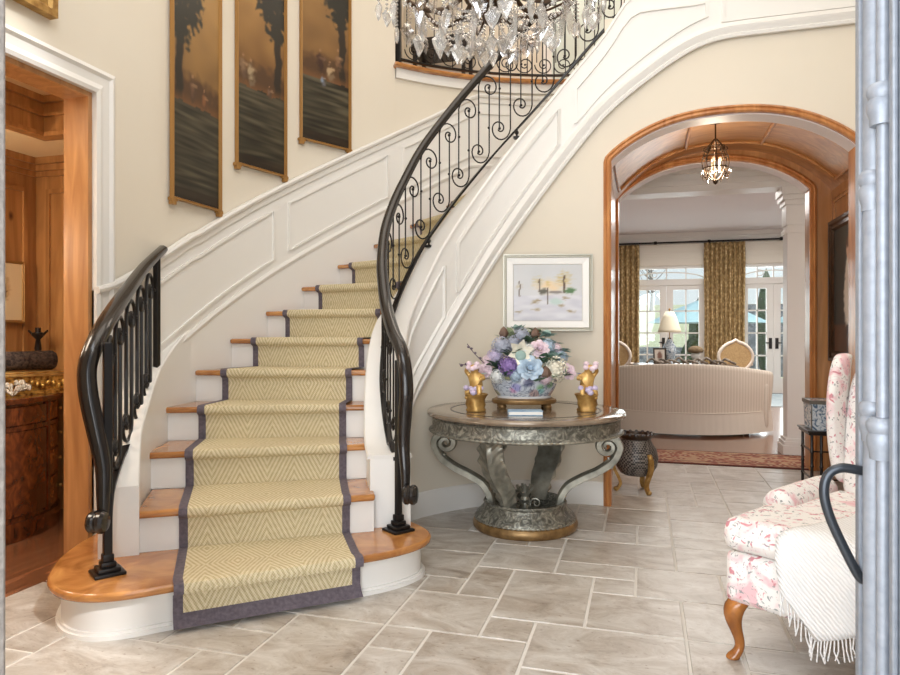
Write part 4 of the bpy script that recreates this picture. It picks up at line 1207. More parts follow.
for k in range(3):
    a = 2*PI*k/3; c = MB(); c.lathe([(0, .10), (.011, .10), (.011, .18), (0, .18)], 10, c=(math.cos(a)*.035, math.sin(a)*.035, 0)); cd = c.build('candle', M['candle'], ln)
    b = MB(); b.ball((math.cos(a)*.035, math.sin(a)*.035, .20), .012, 8, 6, sz=1.7); b.build('bulb', M['bulb'], cd)
for k in range(12):
    a = 2*PI*k/12; r = .115 if k % 2 else .09; z = .10 if k % 2 else .06
    c = MB(); c.lathe([(0, -.03), (.009, -.012), (.006, .005), (0, .012)], 6, c=(math.cos(a)*r, math.sin(a)*r, z)); c.build('crystal_drop', M['crystal'], ln, smooth=0)
ct = thing('console_table', 'low black bamboo style side table standing in the arched passage', 'side table', (1.375, 5.85, 0))
x = MB(); x.box((-.16, -.16, .44), (.20, .2, .462)); x.box((-.17, -.17, .462), (.21, .21, .475)); x.build('tabletop', M['black'], ct, bevel=.003)
for px_, py_ in ((-.135, -.135), (.175, -.135), (-.135, .175), (.175, .175), (-.07, -.135), (.11, -.135)):
    l = MB(); l.lathe([(0, 0), (.013, 0), (.011, .02), (.011, .09), (.016, .10), (.011, .11), (.011, .19), (.016, .20), (.011, .21), (.011, .30), (.016, .31), (.011, .32), (.011, .44), (0, .44)], 10, c=(px_, py_, 0)); l.build('leg', M['black'], ct, smooth=40)
x = MB()
for z in (.10, .31):
    x.box((-.135, -.14, z), (.175, -.13, z+.012)); x.box((-.14, -.135, z), (-.13, .175, z+.012)); x.box((.17, -.135, z), (.18, .175, z+.012))
x.build('stretcher', M['black'], ct)
bx = thing('porcelain_box', 'blue and white porcelain planter box sitting on the black side table', 'planter', (1.375, 5.83, .476))
x = MB(); x.loft([[V((a*s, b*s, z)) for a, b in ((-.14, -.11), (.14, -.11), (.14, .13), (-.14, .13))] for z, s in ((0, .92), (.02, .98), (.19, 1.02), (.20, 1.08), (.225, 1.08))])
x.build('box', noisy('blue_white', [(.40, (222, 228, 232)), (.52, (178, 192, 204)), (.6, (92, 116, 142))], 22, .2, dist=2), bx)
x = MB(); 
for a, b, c, d in ((-.152, -.12, .152, -.112), (-.152, .132, .152, .142), (-.152, -.112, -.145, .132), (.145, -.112, .152, .132)): x.box((a, b, .20), (c, d, .228))
for sx_ in (-.14, .134): x.box((sx_, -.114, .0), (sx_+.008, -.108, .2))
x.build('rim', plain('pewter_rim', (120, 116, 108), .4, .5), bx)

# ------------------------------------------------------------------ painted pictures: a grid of brush colours on a flat canvas
def canvas(name, w, h, nx, ny, fn, parent, Mx):
    me = bpy.data.meshes.new(name)
    vs = [Mx@V((w*(i/nx-.5), 0, h*j/ny)) for j in range(ny+1) for i in range(nx+1)]
    fs = [(j*(nx+1)+i, j*(nx+1)+i+1, (j+1)*(nx+1)+i+1, (j+1)*(nx+1)+i) for j in range(ny) for i in range(nx)]
    me.from_pydata(vs, [], fs)
    ca_ = me.color_attributes.new('brush', 'FLOAT_COLOR', 'POINT')
    for j in range(ny+1):
        for i in range(nx+1):
            ca_.data[j*(nx+1)+i].color = lin(fn(i/nx, j/ny))
    if 'painted_canvas' not in bpy.data.materials:
        m, N, L, b = nt('painted_canvas'); at = N.new('ShaderNodeAttribute'); at.attribute_name = 'brush'; L.new(at.outputs['Color'], b.inputs['Base Color']); b.inputs['Roughness'].default_value = .45
    me.materials.append(bpy.data.materials['painted_canvas'])
    o = bpy.data.objects.new(name, me); C.objects.link(o); o.parent = parent; return o
def mixc(a, b, t):
    t = max(0, min(1, t)); return tuple(x+(y-x)*t for x, y in zip(a, b))
def nz(x, y, s): return noise.noise(V((x, y, s)))
def blob(c, u, v, cx, cy, rx, ry, col, soft=.3, jit=.35, seed=0, fr_=9):
    d = math.hypot((u-cx)/rx, (v-cy)/ry)+jit*nz(u*fr_, v*fr_*3, seed)
    return mixc(c, col, (1-d)/soft)
def frame_mesh(w, h, t, d, prof=None):
    """a moulded frame in the xz plane, front towards -y, outer size w x h, base at z 0"""
    mb = MB(); prof = prof or [(0, 0), (0, -d), (t*.3, -d), (t*.45, -d*.7), (t*.8, -d*.8), (t, -d*.4), (t, 0)]
    cs = [(-w/2, 0, 1, 1), (w/2, 0, -1, 1), (w/2, h, -1, -1), (-w/2, h, 1, -1)]
    rings = [[V((x+sx*a, b, z+sz*a)) for a, b in prof] for x, z, sx, sz in cs]
    mb.loft(rings, loop=True); return mb
gp = thing('painting', 'dark framed portrait of a child in white on the right wall of the passage', 'painting', (1.598, 6.10, .98), -PI/2)
frame_mesh(.92, 1.20, .085, .05).build('frame', M['darkframe'], gp, smooth=0)
def girl(u, v):
    c = mixc((40, 44, 40), (74, 72, 60), v*.6+.3*nz(u*4, v*4, 1)); 
    if v < .22: c = mixc((94, 62, 40), (64, 44, 32), u)
    c = blob(c, u, v, .52, .42, .17, .26, (222, 214, 200), .25, .2, 3); c = blob(c, u, v, .53, .62, .12, .14, (214, 204, 190), .25, .15, 4)
    c = blob(c, u, v, .53, .80, .075, .075, (206, 166, 136), .2, .05, 5); c = blob(c, u, v, .53, .86, .09, .05, (96, 62, 38), .3, .1, 6); c = blob(c, u, v, .52, .18, .10, .05, (70, 50, 40), .3, .1, 7)
    return c
canvas('canvas', .76, 1.04, 40, 52, girl, gp, Matrix.Translation((0, -.018, .08)))

jd = thing('jardiniere', 'round black lattice jardiniere with gilt scroll legs standing just inside the arch', 'planter', (-.05, 5.40, 0))
def lattice():
    m, N, L, b = nt('black_lattice'); vec = coords(N, L, (1, 1, 1), rot=(0, 0, .6))
    ck = N.new('ShaderNodeTexChecker'); ck.inputs['Scale'].default_value = 70; ck.inputs['Color1'].default_value = lin((34, 30, 30)); ck.inputs['Color2'].default_value = lin((128, 120, 112)); L.new(vec, ck.inputs['Vector']); L.new(ck.outputs['Color'], b.inputs['Base Color']); b.inputs['Roughness'].default_value = .4; return m
x = MB(); x.lathe([(0, .13), (.09, .13), (.12, .145), (.155, .20), (.165, .26), (.15, .33), (.12, .38), (.105, .41), (.12, .43), (.11, .435), (.095, .41), (0, .38)], 32); x.build('body', lattice(), jd, smooth=50)
x = MB(); x.lathe([(.10, .40), (.125, .42), (.13, .44), (.115, .448), (.10, .43)], 32)
for k in range(16):
    a = 2*PI*k/16; x.ball((math.cos(a)*.122, math.sin(a)*.122, .445), .014, 6, 5)
x.build('rim', M['darkframe'], jd, smooth=50)
for k in range(3):
    Mx = Matrix.Rotation(2*PI*k/3-.9, 4, 'Z'); x = MB()
    cl_ = catmull([(.145, 0, .30), (.172, 0, .25), (.168, 0, .18), (.135, 0, .11), (.12, 0, .06), (.14, 0, .02), (.155, 0, .008)], 4)
    x.sweep([Mx@p for p in cl_], [(-.018, -.012), (.018, -.012), (.018, .012), (-.018, .012)], side=Mx@V((0, 1, 0)), scale=lambda u: 1.1-.3*u); x.ball(Mx@V((.155, 0, .018)), .018, 10, 6); x.ball(Mx@V((.165, 0, .28)), .022, 8, 6); x.build('leg', M['gold'], jd, smooth=50)

# ------------------------------------------------------------------ living room beyond
rug = thing('runner_rug', 'narrow red and tan patterned runner rug on the wood floor past the arch', 'rug', (.7, 7.02, 0))
def rugmat():
    m, N, L, b = nt('persian_runner'); vec = coords(N, L)
    v1 = N.new('ShaderNodeTexVoronoi'); v1.inputs['Scale'].default_value = 13; L.new(vec, v1.inputs['Vector'])
    r = ramp(N, [(.1, (208, 184, 150)), (.25, (120, 62, 48)), (.45, (150, 84, 62)), (.6, (176, 140, 108))]); L.new(v1.outputs['Distance'], r.inputs['Fac']); L.new(r.outputs['Color'], b.inputs['Base Color']); b.inputs['Roughness'].default_value = .95; return m
MB().box((-1.02, -.33, 0), (.85, .33, .008)).build('pile', rugmat(), rug)
x = MB(); x.box((-1.02, -.36, 0), (.85, -.33, .0085)); x.box((-1.02, .33, 0), (.85, .36, .0085)); x.box((-1.02, -.25, .008), (.85, -.235, .0088)); x.box((-1.02, .235, .008), (.85, .25, .0088)); x.build('border', plain('rug_border', (104, 56, 46), .95), rug)

def pillar(cx, cy, name):
    x = MB()
    for h, z0, z1 in ((.15, 0, .10), (.14, .10, .14), (.125, .14, .17), (.105, .17, 2.30), (.12, 2.22, 2.26), (.115, 2.30, 2.50), (.13, 2.50, 2.55), (.15, 2.55, 2.60), (.165, 2.60, 2.68)):
        x.box((cx-h, cy-h, z0), (cx+h, cy+h, z1))
    return struct(x.build(name, M['white'], bevel=.004))
pillar(1.49, 7.52, 'pillar_right'); pillar(-.46, 7.52, 'pillar_left'); pillar(4.6, 7.52, 'pillar_far_right')
x = MB(); x.box((-3.2, 7.38, 2.68), (6.2, 7.66, 3.32)); x.box((-3.2, 7.36, 2.74), (6.2, 7.38, 2.80)); x.box((-3.2, 7.30, 2.92), (6.2, 7.38, 3.32)); x.box((-3.2, 7.33, 2.86), (6.2, 7.38, 2.93))
struct(x.build('beam_living_room', M['white'], bevel=.006))
struct(MB().box((-3.2, 6.81, 3.30), (6.2, 15.2, 3.40)).build('ceiling_living_room', plain('lilac_ceiling', (226, 222, 222), .8), smooth=0))
LYF = 14.9
x = MB()
x.box((-3.2, LYF, 2.62), (6.2, LYF+.15, 3.31)); x.box((-3.2, LYF, 0), (-1.6, LYF+.15, 2.62)); x.box((3.9, LYF, 0), (6.2, LYF+.15, 2.62)); x.box((1.30, LYF, 0), (1.88, LYF+.15, 2.62))
x.box((-3.35, 6.81, 0), (-3.2, LYF+.15, 3.31)); x.box((6.2, 6.81, 0), (6.35, LYF+.15, 3.31)); x.box((-3.2, 6.65, 0), (-.40, 6.81, 3.31)); x.box((1.72, 6.65, 0), (6.2, 6.81, 3.31))
struct(x.build('wall_living_room', M['white'], smooth=0))
x = MB()
for d, z0 in ((.03, 3.10), (.07, 3.16), (.12, 3.22)): x.box((-3.2, LYF-d, z0), (6.2, LYF, 3.30))
struct(x.build('trim_living_crown', M['white'], smooth=0))
def bars(mb, x0, x1, z0, z1, nx, nz_, y, t=.022, d=.04):
    for k in range(nx+1): 
        xx = x0+(x1-x0)*k/nx; mb.box((xx-t/2, y-d/2, z0), (xx+t/2, y+d/2, z1))
    for k in range(nz_+1):
        zz = z0+(z1-z0)*k/nz_; mb.box((x0, y-d/2, zz-t/2), (x1, y+d/2, zz+t/2))
yw = LYF+.06
WN = 0
def french(x0, x1, leafs, n0):
    """a bay: transom on top, glazed door leaves below"""
    fr = MB()
    for a, b, c, d in ((x0, x0+.05, 0, 2.62), (x1-.05, x1, 0, 2.62), (x0, x1, 2.58, 2.62), (x0, x1, 2.22, 2.34)): fr.box((a, yw-.06, c), (b, yw+.06, d))
    root = struct(fr.build('window_%d' % n0, M['white'], smooth=0))
    g = MB(); g.box((x0+.05, yw-.003, 2.34), (x1-.05, yw+.003, 2.58)); g.build('pane', M['glass'], root)
    m_ = MB(); bars(m_, x0+.05, x1-.05, 2.34, 2.58, 4, 1, yw, .025)
    xm = (x0+x1)/2; m_.tube([V((xm-(x1-x0)*.46*math.cos(PI*k/24), yw, 2.345+.15*math.sin(PI*k/24))) for k in range(25)], .014, 6)
    m_.tube([V((xm-.25+.06*math.cos(2*PI*k/16), yw, 2.45+.06*math.sin(2*PI*k/16))) for k in range(16)], .01, 6, closed_path=True); m_.build('muntin', M['white'], root, smooth=40)
    w_ = (x1-x0-.1)/leafs
    for k in range(leafs):
        a = x0+.05+k*w_; l = MB()
        for p, q, c, d in ((a+.002, a+.12, .01, 2.218), (a+w_-.12, a+w_-.002, .01, 2.218), (a+.12, a+w_-.12, 2.14, 2.218), (a+.12, a+w_-.12, .01, .30)): l.box((p, yw-.03, c), (q, yw+.03, d))
        lo = struct(l.build('door_%d' % (n0*2+k+4), M['white'], smooth=0))
        g = MB(); g.box((a+.12, yw-.003, .30), (a+w_-.12, yw+.003, 2.14)); g.build('pane', M['glass'], lo)
        b = MB(); bars(b, a+.12, a+w_-.12, .30, 2.14, 2, 4, yw, .028); b.build('muntin', M['white'], lo, smooth=0)
        h_ = MB(); hx = a+.06 if k % 2 else a+w_-.06; h_.box((hx-.03, yw-.045, .90), (hx+.03, yw-.03, 1.12)); h_.tube([V((hx, yw-.06, 1.02)), V((hx+(.09 if k % 2 else -.09), yw-.06, 1.02))], .012, 6); h_.build('handle', M['black'], lo)
french(-.35, 1.30, 2, 1); french(1.88, 3.2, 2, 2); french(-1.6, -.35, 1, 3); french(3.2, 3.9, 1, 4)
# roman shades over the doors
for x0, x1, lb in ((-.30, 1.27, 'pale roman shade drawn up behind the curtains, left of the middle curtain'), (1.9, 3.1, 'pale roman shade drawn up over the glazed doors right of the middle curtain')):
    s_ = MB(); 
    for k, (z0, z1, d) in enumerate(((2.88, 3.08, .02), (2.76, 2.90, .035), (2.63, 2.79, .05))): s_.box((x0, LYF-d-.01, z0), (x1, LYF-.002, z1))
    tag(s_.build('roman_shade', plain('shade_linen', (232, 226, 214), .9), bevel=.006), lb, 'window shade', 'pale roman shades')
rd = thing('curtain_rod', 'dark curtain rod with round finials across the far windows', 'curtain rod', (1.2, LYF-.16, 3.10))
x = MB(); x.tube([V((-2.6, 0, 0)), V((2.4, 0, 0))], .018, 8); x.build('rod', M['iron'], rd, smooth=60)
for q in (-.95, .1, 1.45):
    x = MB(); x.lathe([(0, -.04), (.03, -.03), (.035, 0), (.03, .03), (0, .04)], 10, M=Matrix.Translation((q, 0, 0)) @ Matrix.Rotation(PI/2, 4, 'Y')); x.box((q-.008, 0, -.01), (q+.008, .155, .01)); x.build('bracket', M['iron'], rd, smooth=50)
def curtainmat():
    m, N, L, b = nt('gold_brocade'); vec = coords(N, L); n = N.new('ShaderNodeTexVoronoi'); n.inputs['Scale'].default_value = 16; L.new(vec, n.inputs['Vector'])
    r = ramp(N, [(.1, (214, 192, 150)), (.4, (180, 152, 104)), (.7, (146, 122, 82))]); L.new(n.outputs['Distance'], r.inputs['Fac']); L.new(r.outputs['Color'], b.inputs['Base Color']); b.inputs['Roughness'].default_value = .7; return m
M['brocade'] = curtainmat()
for x0, x1, nf, lb in ((-.62, -.07, 5, 'gold brocade curtain hanging at the left edge of the arch view'), (1.20, 1.99, 9, 'gold brocade curtain gathered between the far windows')):
    s_ = MB(); n = nf*10; pr = []
    for k in range(n+1):
        u = k/n; pr.append((x0+(x1-x0)*u, LYF-.16+.05*math.sin(u*nf*2*PI)))
    rows = []
    for z, g in ((.012, 1.0), (.6, .97), (1.6, .96), (2.7, 1.0), (2.98, .98), (3.07, .98)):
        rows.append([V(((x0+x1)/2+(p[0]-(x0+x1)/2)*g, p[1] if z < 2.9 else LYF-.16+(p[1]-LYF+.16)*.7, z)) for p in pr])
    R = [[s_.v(p) for p in r] for r in rows]
    for a, b in zip(R, R[1:]):
        for j in range(n): s_.f([a[j], a[j+1], b[j+1], b[j]])
    tag(s_.build('curtain', M['brocade'], smooth=80, solid=.01), lb, 'curtain', 'gold brocade curtains')

# sofa seen from behind
so = thing('sofa', 'cream striped sofa with curved back and skirt, seen from behind through the arch', 'sofa', (.5, 8.95, 0))
def stripes():
    m, N, L, b = nt('striped_linen'); vec = coords(N, L, (1, 1, 1)); w_ = N.new('ShaderNodeTexWave'); w_.inputs['Scale'].default_value = 9; w_.bands_direction = 'X'; L.new(vec, w_.inputs['Vector'])
    r = ramp(N, [(.2, (214, 200, 184)), (.8, (226, 213, 199))]); L.new(w_.outputs['Color'], r.inputs['Fac']); L.new(r.outputs['Color'], b.inputs['Base Color']); b.inputs['Roughness'].default_value = .9; return m
M['linen'] = stripes(); M['linen_plain'] = plain('skirt_linen', (226, 214, 200), .9)
def sofa_curve(t): return V((-1.12+2.12*t, -.56+.62*abs(2*t-1)**2.4, 0))
def sofa_top(t): return .855-.10*abs(2*t-1)**2.2
rings = []; n = 40
for k in range(n+1):
    t = k/n; p = sofa_curve(t); d = (sofa_curve(min(1, t+.01))-sofa_curve(max(0, t-.01))).normalized(); o = V((d.y, -d.x, 0)); h = sofa_top(t)
    rings.append([V((q.x, q.y, z)) for q, z in ((p, .26), (p+o*.02, .5), (p+o*.035, h-.06), (p+o*.02, h-.015), (p-o*.03, h), (p-o*.10, h-.02), (p-o*.14, h-.08), (p-o*.16, .5), (p-o*.16, .26))])
x = MB(); x.loft(rings); x.build('backrest', M['linen'], so, smooth=60)
rings = []
for k in range(n*2+1):
    t = k/n/2; p = sofa_curve(t); d = (sofa_curve(min(1, t+.01))-sofa_curve(max(0, t-.01))).normalized(); o = V((d.y, -d.x, 0)); wv = .004*math.sin(k*2.2)
    rings.append([V((q.x, q.y, z)) for q, z in ((p+o*(.035+wv), .03), (p+o*.012, .275), (p-o*.02, .275), (p-o*.02, .03))])
x = MB(); x.loft(rings); x.build('skirt', M['linen_plain'], so, smooth=60)
x = MB(); x.tube([p+V((0, 0, 0)) for p in [V((sofa_curve(k/n).x, sofa_curve(k/n).y-.014, .277)) for k in range(n+1)]], .008, 6); x.build('piping', M['linen_plain'], so)
x = MB(); x.prism([(-1.0, .0), (-.6, -.35), (0, -.42), (.5, -.35), (.9, .0), (.95, .42), (-1.05, .42)], .06, .45); x.build('seat', M['linen_plain'], so, bevel=.03)
for q in (-1, 1):
    x = MB(); x.box((q*.95-.07-.06, -.1, .06), (q*.95+.07-.06, .42, .62)); x.build('arm', M['linen'], so, bevel=.05)
for q in (-.02, .02): pass
for px_, py_ in ((-.8, -.1), (.7, -.1), (-.8, .35), (.7, .35)):
    x = MB(); x.box((px_-.03, py_-.03, 0), (px_+.03, py_+.03, .06)); x.build('leg', M['black'], so)

# table behind the sofa with lamp, picture, urn and driftwood
lt = thing('lamp_table', 'carved pale wooden table standing behind the sofa under the lamp', 'table', (.6, 11.0, 0))
x = MB(); x.box((-.75, -.35, .70), (.75, .35, .74)); x.build('tabletop', M['darkframe'], lt, bevel=.01)
for px_ in (-.65, .65):
    for py_ in (-.28, .28):
        x = MB(); x.lathe([(0, 0), (.03, 0), (.04, .2), (.025, .4), (.045, .65), (0, .70)], 10, c=(px_, py_, 0)); x.build('leg', M['darkframe'], lt)
lm_ = thing('table_lamp', 'table lamp with cream empire shade and blue white jar base behind the sofa', 'lamp', (.395, 11.0, .741))
x = MB(); x.lathe([(0, 0), (.075, 0), (.075, .02), (.05, .035), (.06, .08), (.10, .18), (.10, .26), (.05, .34), (.035, .38), (0, .39)], 20); x.build('base', bpy.data.materials['blue_white'], lm_, smooth=60)
x = MB(); x.tube([V((0, 0, .38)), V((0, 0, .83))], .007, 6); x.ball((0, 0, .845), .018, 8, 6); x.build('stem', M['gold'], lm_)
x = MB(); x.loft([[V((math.cos(2*PI*k/28)*r, math.sin(2*PI*k/28)*r, z)) for k in range(28)] for r, z in ((.175, .49), (.165, .53), (.105, .72), (.062, .81))], caps=False); x.build('lamp_shade', plain('lamp_shade_linen', (236, 228, 204), .8), lm_, smooth=60, solid=.004)
pf = thing('photo_frame', 'small framed photograph leaning beside the lamp behind the sofa', 'picture frame', (.25, 10.85, .741), .25)
frame_mesh(.20, .25, .025, .015).build('frame', M['darkframe'], pf, smooth=0, rot=(-.12, 0, 0))
canvas('photograph', .155, .20, 10, 12, lambda u, v: blob((206, 196, 184), u, v, .5, .5, .3, .4, (120, 84, 70), .4, .2, 3), pf, Matrix.Rotation(-.12, 4, 'X') @ Matrix.Translation((0, -.006, .025)))
ur = thing('flower_urn', 'small pale urn with a brown mushroom shaped top on the table right of the lamp', 'urn', (.77, 10.9, .741))
x = MB(); x.lathe([(0, 0), (.05, 0), (.05, .02), (.025, .05), (.06, .10), (.075, .15), (.06, .17), (0, .17)], 16); x.build('urn', M['paper'], ur, smooth=60)
x = MB(); x.lathe([(0, .17), (.10, .18), (.12, .21), (.10, .25), (.05, .28), (0, .285)], 18); x.build('foliage', noisy('brown_moss', [(.3, (92, 74, 52)), (.7, (140, 120, 90))], 40, .9), ur, smooth=60)
dw = thing('driftwood', 'twisted dark branch lying along the table under the lamp', 'driftwood', (.6, 10.68, .745))
x = MB(); r5 = random.Random(9)
for k in range(9):
    x0 = -.55+.13*k; x.tube(catmull([(x0, 0, .02), (x0+.07, .02, .06+r5.random()*.05), (x0+.15, -.02, .05), (x0+.22, .01, .02)], 4), .018, 6)
x.build('branch', noisy('weathered_wood', [(.3, (86, 76, 66)), (.7, (160, 150, 136))], 14, .8), dw, smooth=60)
M['cane'] = noisy('woven_cane', [(.3, (176, 142, 96)), (.7, (206, 176, 128))], 60, .7)
def frenchchair(x_, y_, lb, rz):
    t = thing('french_armchair', lb, 'armchair', (x_, y_, 0), rz, 'cane back french armchairs')
    pts = [V((.25*math.cos(2*PI*k/28)*(1+.06*math.cos(4*PI*k/28)), 0, .84+.24*math.sin(2*PI*k/28)+(.03 if k == 7 else 0))) for k in range(28)]
    a = MB(); a.tube(pts, .026, 8, closed_path=True); a.build('back_frame', M['linen_plain'], t, smooth=60)
    a = MB(); a.prism([(p.x, p.z) for p in pts], -.006, .006, Matrix.Rotation(PI/2, 4, 'X')); a.build('cane_panel', M['cane'], t)
    a = MB(); a.box((-.28, .02, .36), (.28, .52, .47)); a.build('seat', M['linen_plain'], t, bevel=.03)
    for q in (-1, 1):
        a = MB(); a.tube(catmull([(q*.25, .0, .72), (q*.29, .2, .70), (q*.29, .38, .66), (q*.27, .42, .45)], 5), .02, 8); a.build('arm', M['linen_plain'], t, smooth=60)
        for yy in (.03, .47):
            a = MB(); a.tube(catmull([(q*.25, yy, .38), (q*.27, yy, .25), (q*.25, yy, .1), (q*.26, yy, .0)], 4), .02, 8); a.build('leg', M['linen_plain'], t, smooth=60)
frenchchair(1.42, 11.6, 'cane backed french armchair beneath the gathered middle curtain', .2); frenchchair(-.46, 11.6, 'cane backed french armchair before the left curtain by the arch edge', -.2)
ac = thing('area_rug', 'pale grey blue rug by the glazed garden doors', 'rug', (2.2, 13.2, 0))
MB().box((-.4, -1.0, 0), (1.6, 1.5, .01)).build('pile', noisy('grey_blue_rug', [(.3, (158, 176, 184)), (.7, (196, 204, 206))], 6, .95), ac)

# ------------------------------------------------------------------ garden seen through the glass
lw = MB(); rings = []
for y, z in ((15.3, -.16), (24, -.1), (34, .9), (46, 2.6), (60, 3.6)): rings.append([V((-24, y, z-.3)), V((26, y, z-.3)), V((26, y, z)), V((-24, y, z))])
lw.loft(rings)
struct(lw.build('lawn', noisy('lawn_grass', [(.3, (200, 198, 150)), (.7, (224, 220, 184))], 3, .95)))
struct(MB().box((-4, 15.05, -.2), (8, 20, -.02)).build('terrace_paving', M['travertine']))
wl = MB(); wl.box((-1.5, 23, -.2), (12, 23.5, .75)); wl.box((2.6, 22.4, -.2), (8, 23.0, 2.1))
tag(wl.build('garden_wall', noisy('garden_stone', [(.35, (92, 96, 104)), (.65, (150, 152, 158))], 9, .9)), 'grey stone garden wall beyond the glazed doors', 'garden wall')
def parasol(x_, y_, lb):
    t = thing('parasol', lb, 'parasol', (x_, y_, -.02), 0, 'turquoise parasols')
    a = MB(); a.lathe([(1.5, 1.50), (.8, 1.85), (.05, 2.15), (0, 2.15)], 8); a.build('canopy', plain('turquoise_canvas', (178, 206, 208), .8), t, smooth=0, solid=.01)
    a = MB(); a.tube([V((0, 0, 0)), V((0, 0, 2.2))], .03, 8); a.build('pole', M['paper'], t)
parasol(1.6, 18.6, 'turquoise parasol on the terrace left of the middle curtain'); parasol(4.6, 18.8, 'turquoise parasol on the terrace outside the right hand glazed door')
def conifer(x_, y_, h_, r_, lb, cat='shrub', col=(74, 98, 66)):
    rr = random.Random(int(x_*10+y_)); t = thing('evergreen_shrub', lb, cat, (x_, y_, -.12), 0, 'clipped evergreens in the garden')
    a = MB(); a.lathe([(0, .02)]+[(r_*math.sin(PI*min(.97, .12+u*.86))**.8, h_*u) for u in [k/14 for k in range(1, 14)]]+[(0, h_)], 22, wob=lambda q, z: 1+.16*noise.noise(V((q*3, z*5, x_))))
    a.build('foliage', noisy('evergreen_%d' % int(x_*10), [(.35, tuple(v*.6 for v in col)), (.65, col)], 14, .9, bump=1), t, smooth=0)
conifer(1.35, 19.8, 1.3, .35, 'rounded green shrub outside beside the middle curtain'); conifer(3.38, 21.0, 3.2, .26, 'tall evergreen outside the right glazed door'); conifer(6.3, 26.0, 4.2, 1.4, 'broad light green tree beyond the garden wall', 'tree', (150, 178, 84)); conifer(2.2, 26, 3.0, .6, 'slim evergreen far off behind the garden wall')

for x_, y_, h_, lb in ((-3.5, 44, 5.5, 'bare pale tree on the lawn slope left of the lamp shade'), (.5, 47, 5.0, 'bare pale tree on the lawn slope right of the lamp shade')):
    t = thing('bare_tree', lb, 'tree', (x_, y_, 2.2), 0, 'bare trees on the slope'); a = MB(); rr = random.Random(int(y_))
    a.tube([V((0, 0, 0)), V((.1, 0, h_*.4)), V((0, .1, h_*.9))], .14, 6, taper=lambda u: 1-.8*u); a.build('trunk', M['plaster_grey'], t)
    a = MB()
    for k in range(26):
        z = h_*(.3+.6*rr.random()); q = rr.uniform(0, 6.28); l = h_*.32*(1.2-z/h_); a.tube([V((0, 0, z)), V((math.cos(q)*l*.5, math.sin(q)*l*.5, z+l*.4)), V((math.cos(q)*l, math.sin(q)*l, z+l))], .035, 5, taper=lambda u: 1-.7*u)
    o = a.build('branches', M['plaster_grey'], t); o['kind'] = 'stuff'
# ------------------------------------------------------------------ crystal chandelier over the hall
cz = 2.485
cd_ = thing('crystal_chandelier', 'large crystal chandelier with bronze arms and kite shaped drops hanging over the stair hall', 'chandelier', (-.645, 2.93, cz))
M['drop'] = glassy('cut_crystal', (246, 246, 248), .34, .06)
M['drop_w'] = plain('bright_crystal', (240, 238, 234), .08, 0, .9, .6, trans=.72)
x = MB(); x.tube([V((0, 0, .9)), V((0, 0, HT-cz-.03))], .012, 8); x.lathe([(0, HT-cz-.08), (.07, HT-cz-.06), (.09, HT-cz-.01), (0, HT-cz)], 20); x.build('stem', M['dbronze'], cd_, smooth=40)
x = MB(); x.lathe([(0, .10), (.03, .11), (.05, .15), (.03, .19), (.06, .24), (.11, .28), (.12, .31), (.06, .34), (.03, .42), (.05, .50), (.03, .58), (.04, .75), (.02, .9), (0, .92)], 24); x.build('body', M['dbronze'], cd_, smooth=50)
for k in range(10):
    Mx = Matrix.Rotation(2*PI*k/10+.1, 4, 'Z')
    a = MB(); a.tube([Mx@p for p in catmull([(.08, 0, .30), (.18, 0, .20), (.32, 0, .20), (.43, 0, .30), (.45, 0, .42)], 6)], .011, 7)
    a.lathe([(0, .41), (.045, .42), (.055, .44), (.03, .445), (0, .445)], 14, c=Mx@V((.45, 0, 0))); arm = a.build('arm', M['dbronze'], cd_, smooth=50)
    c = MB(); c.lathe([(0, .445), (.013, .445), (.013, .56), (0, .56)], 10, c=Mx@V((.45, 0, 0))); c.build('candle', M['candle'], arm, smooth=40)
    b = MB(); b.lathe([(0, .56), (.011, .57), (.014, .59), (.004, .63), (0, .64)], 8, c=Mx@V((.45, 0, 0))); b.build('bulb', M['bulb'], arm, smooth=60)
x = MB()
for r, z in ((.46, .335), (.30, .25), (.20, .42)):
    x.tube([V((math.cos(2*PI*k/40)*r, math.sin(2*PI*k/40)*r, z)) for k in range(40)], .006, 6, closed_path=True)
x.build('ring', M['dbronze'], cd_, smooth=60)
def kite(mb, w, h, t, Mx):
    """a cut crystal drop hanging from the origin: lobed kite with facets"""
    out = [(0, 0), (.22, -.05), (.30, -.20), (.5, -.30), (.44, -.46), (.34, -.62), (.18, -.82), (0, -1.0)]
    L_ = [(x*w, z*h) for x, z in out]+[(-x*w, z*h) for x, z in out[-2:0:-1]]
    inn = [(x*.55, z*.6-.18*h) for x, z in L_]
    rim = [mb.v(Mx@V((x, 0, z))) for x, z in L_]
    for sgn in (1, -1):
        I = [mb.v(Mx@V((x, sgn*t, z))) for x, z in inn]; n = len(I)
        for k in range(n): mb.f([rim[k], rim[(k+1) % n], I[(k+1) % n], I[k]])
        mb.f(I)
def bead(mb, p, r): mb.lathe([(0, -r), (r, 0), (0, r)], 6, c=p)
rc = random.Random(21); nd = 0
def hang(r, a, ztop, ztip, w, h, mat):
    global nd
    mb = MB(); p = V((math.cos(a)*r, math.sin(a)*r, 0))
    Mx = Matrix.Translation(V((p.x, p.y, ztip+h))) @ Matrix.Rotation(a+PI/2+rc.uniform(-.9, .9), 4, 'Z')
    kite(mb, w, h, .010, Mx)
    z = ztip+h+.008
    while z < ztop: bead(mb, (p.x, p.y, z), .008); z += .019
    mb.build('crystal_drop', mat, cd_, smooth=0)
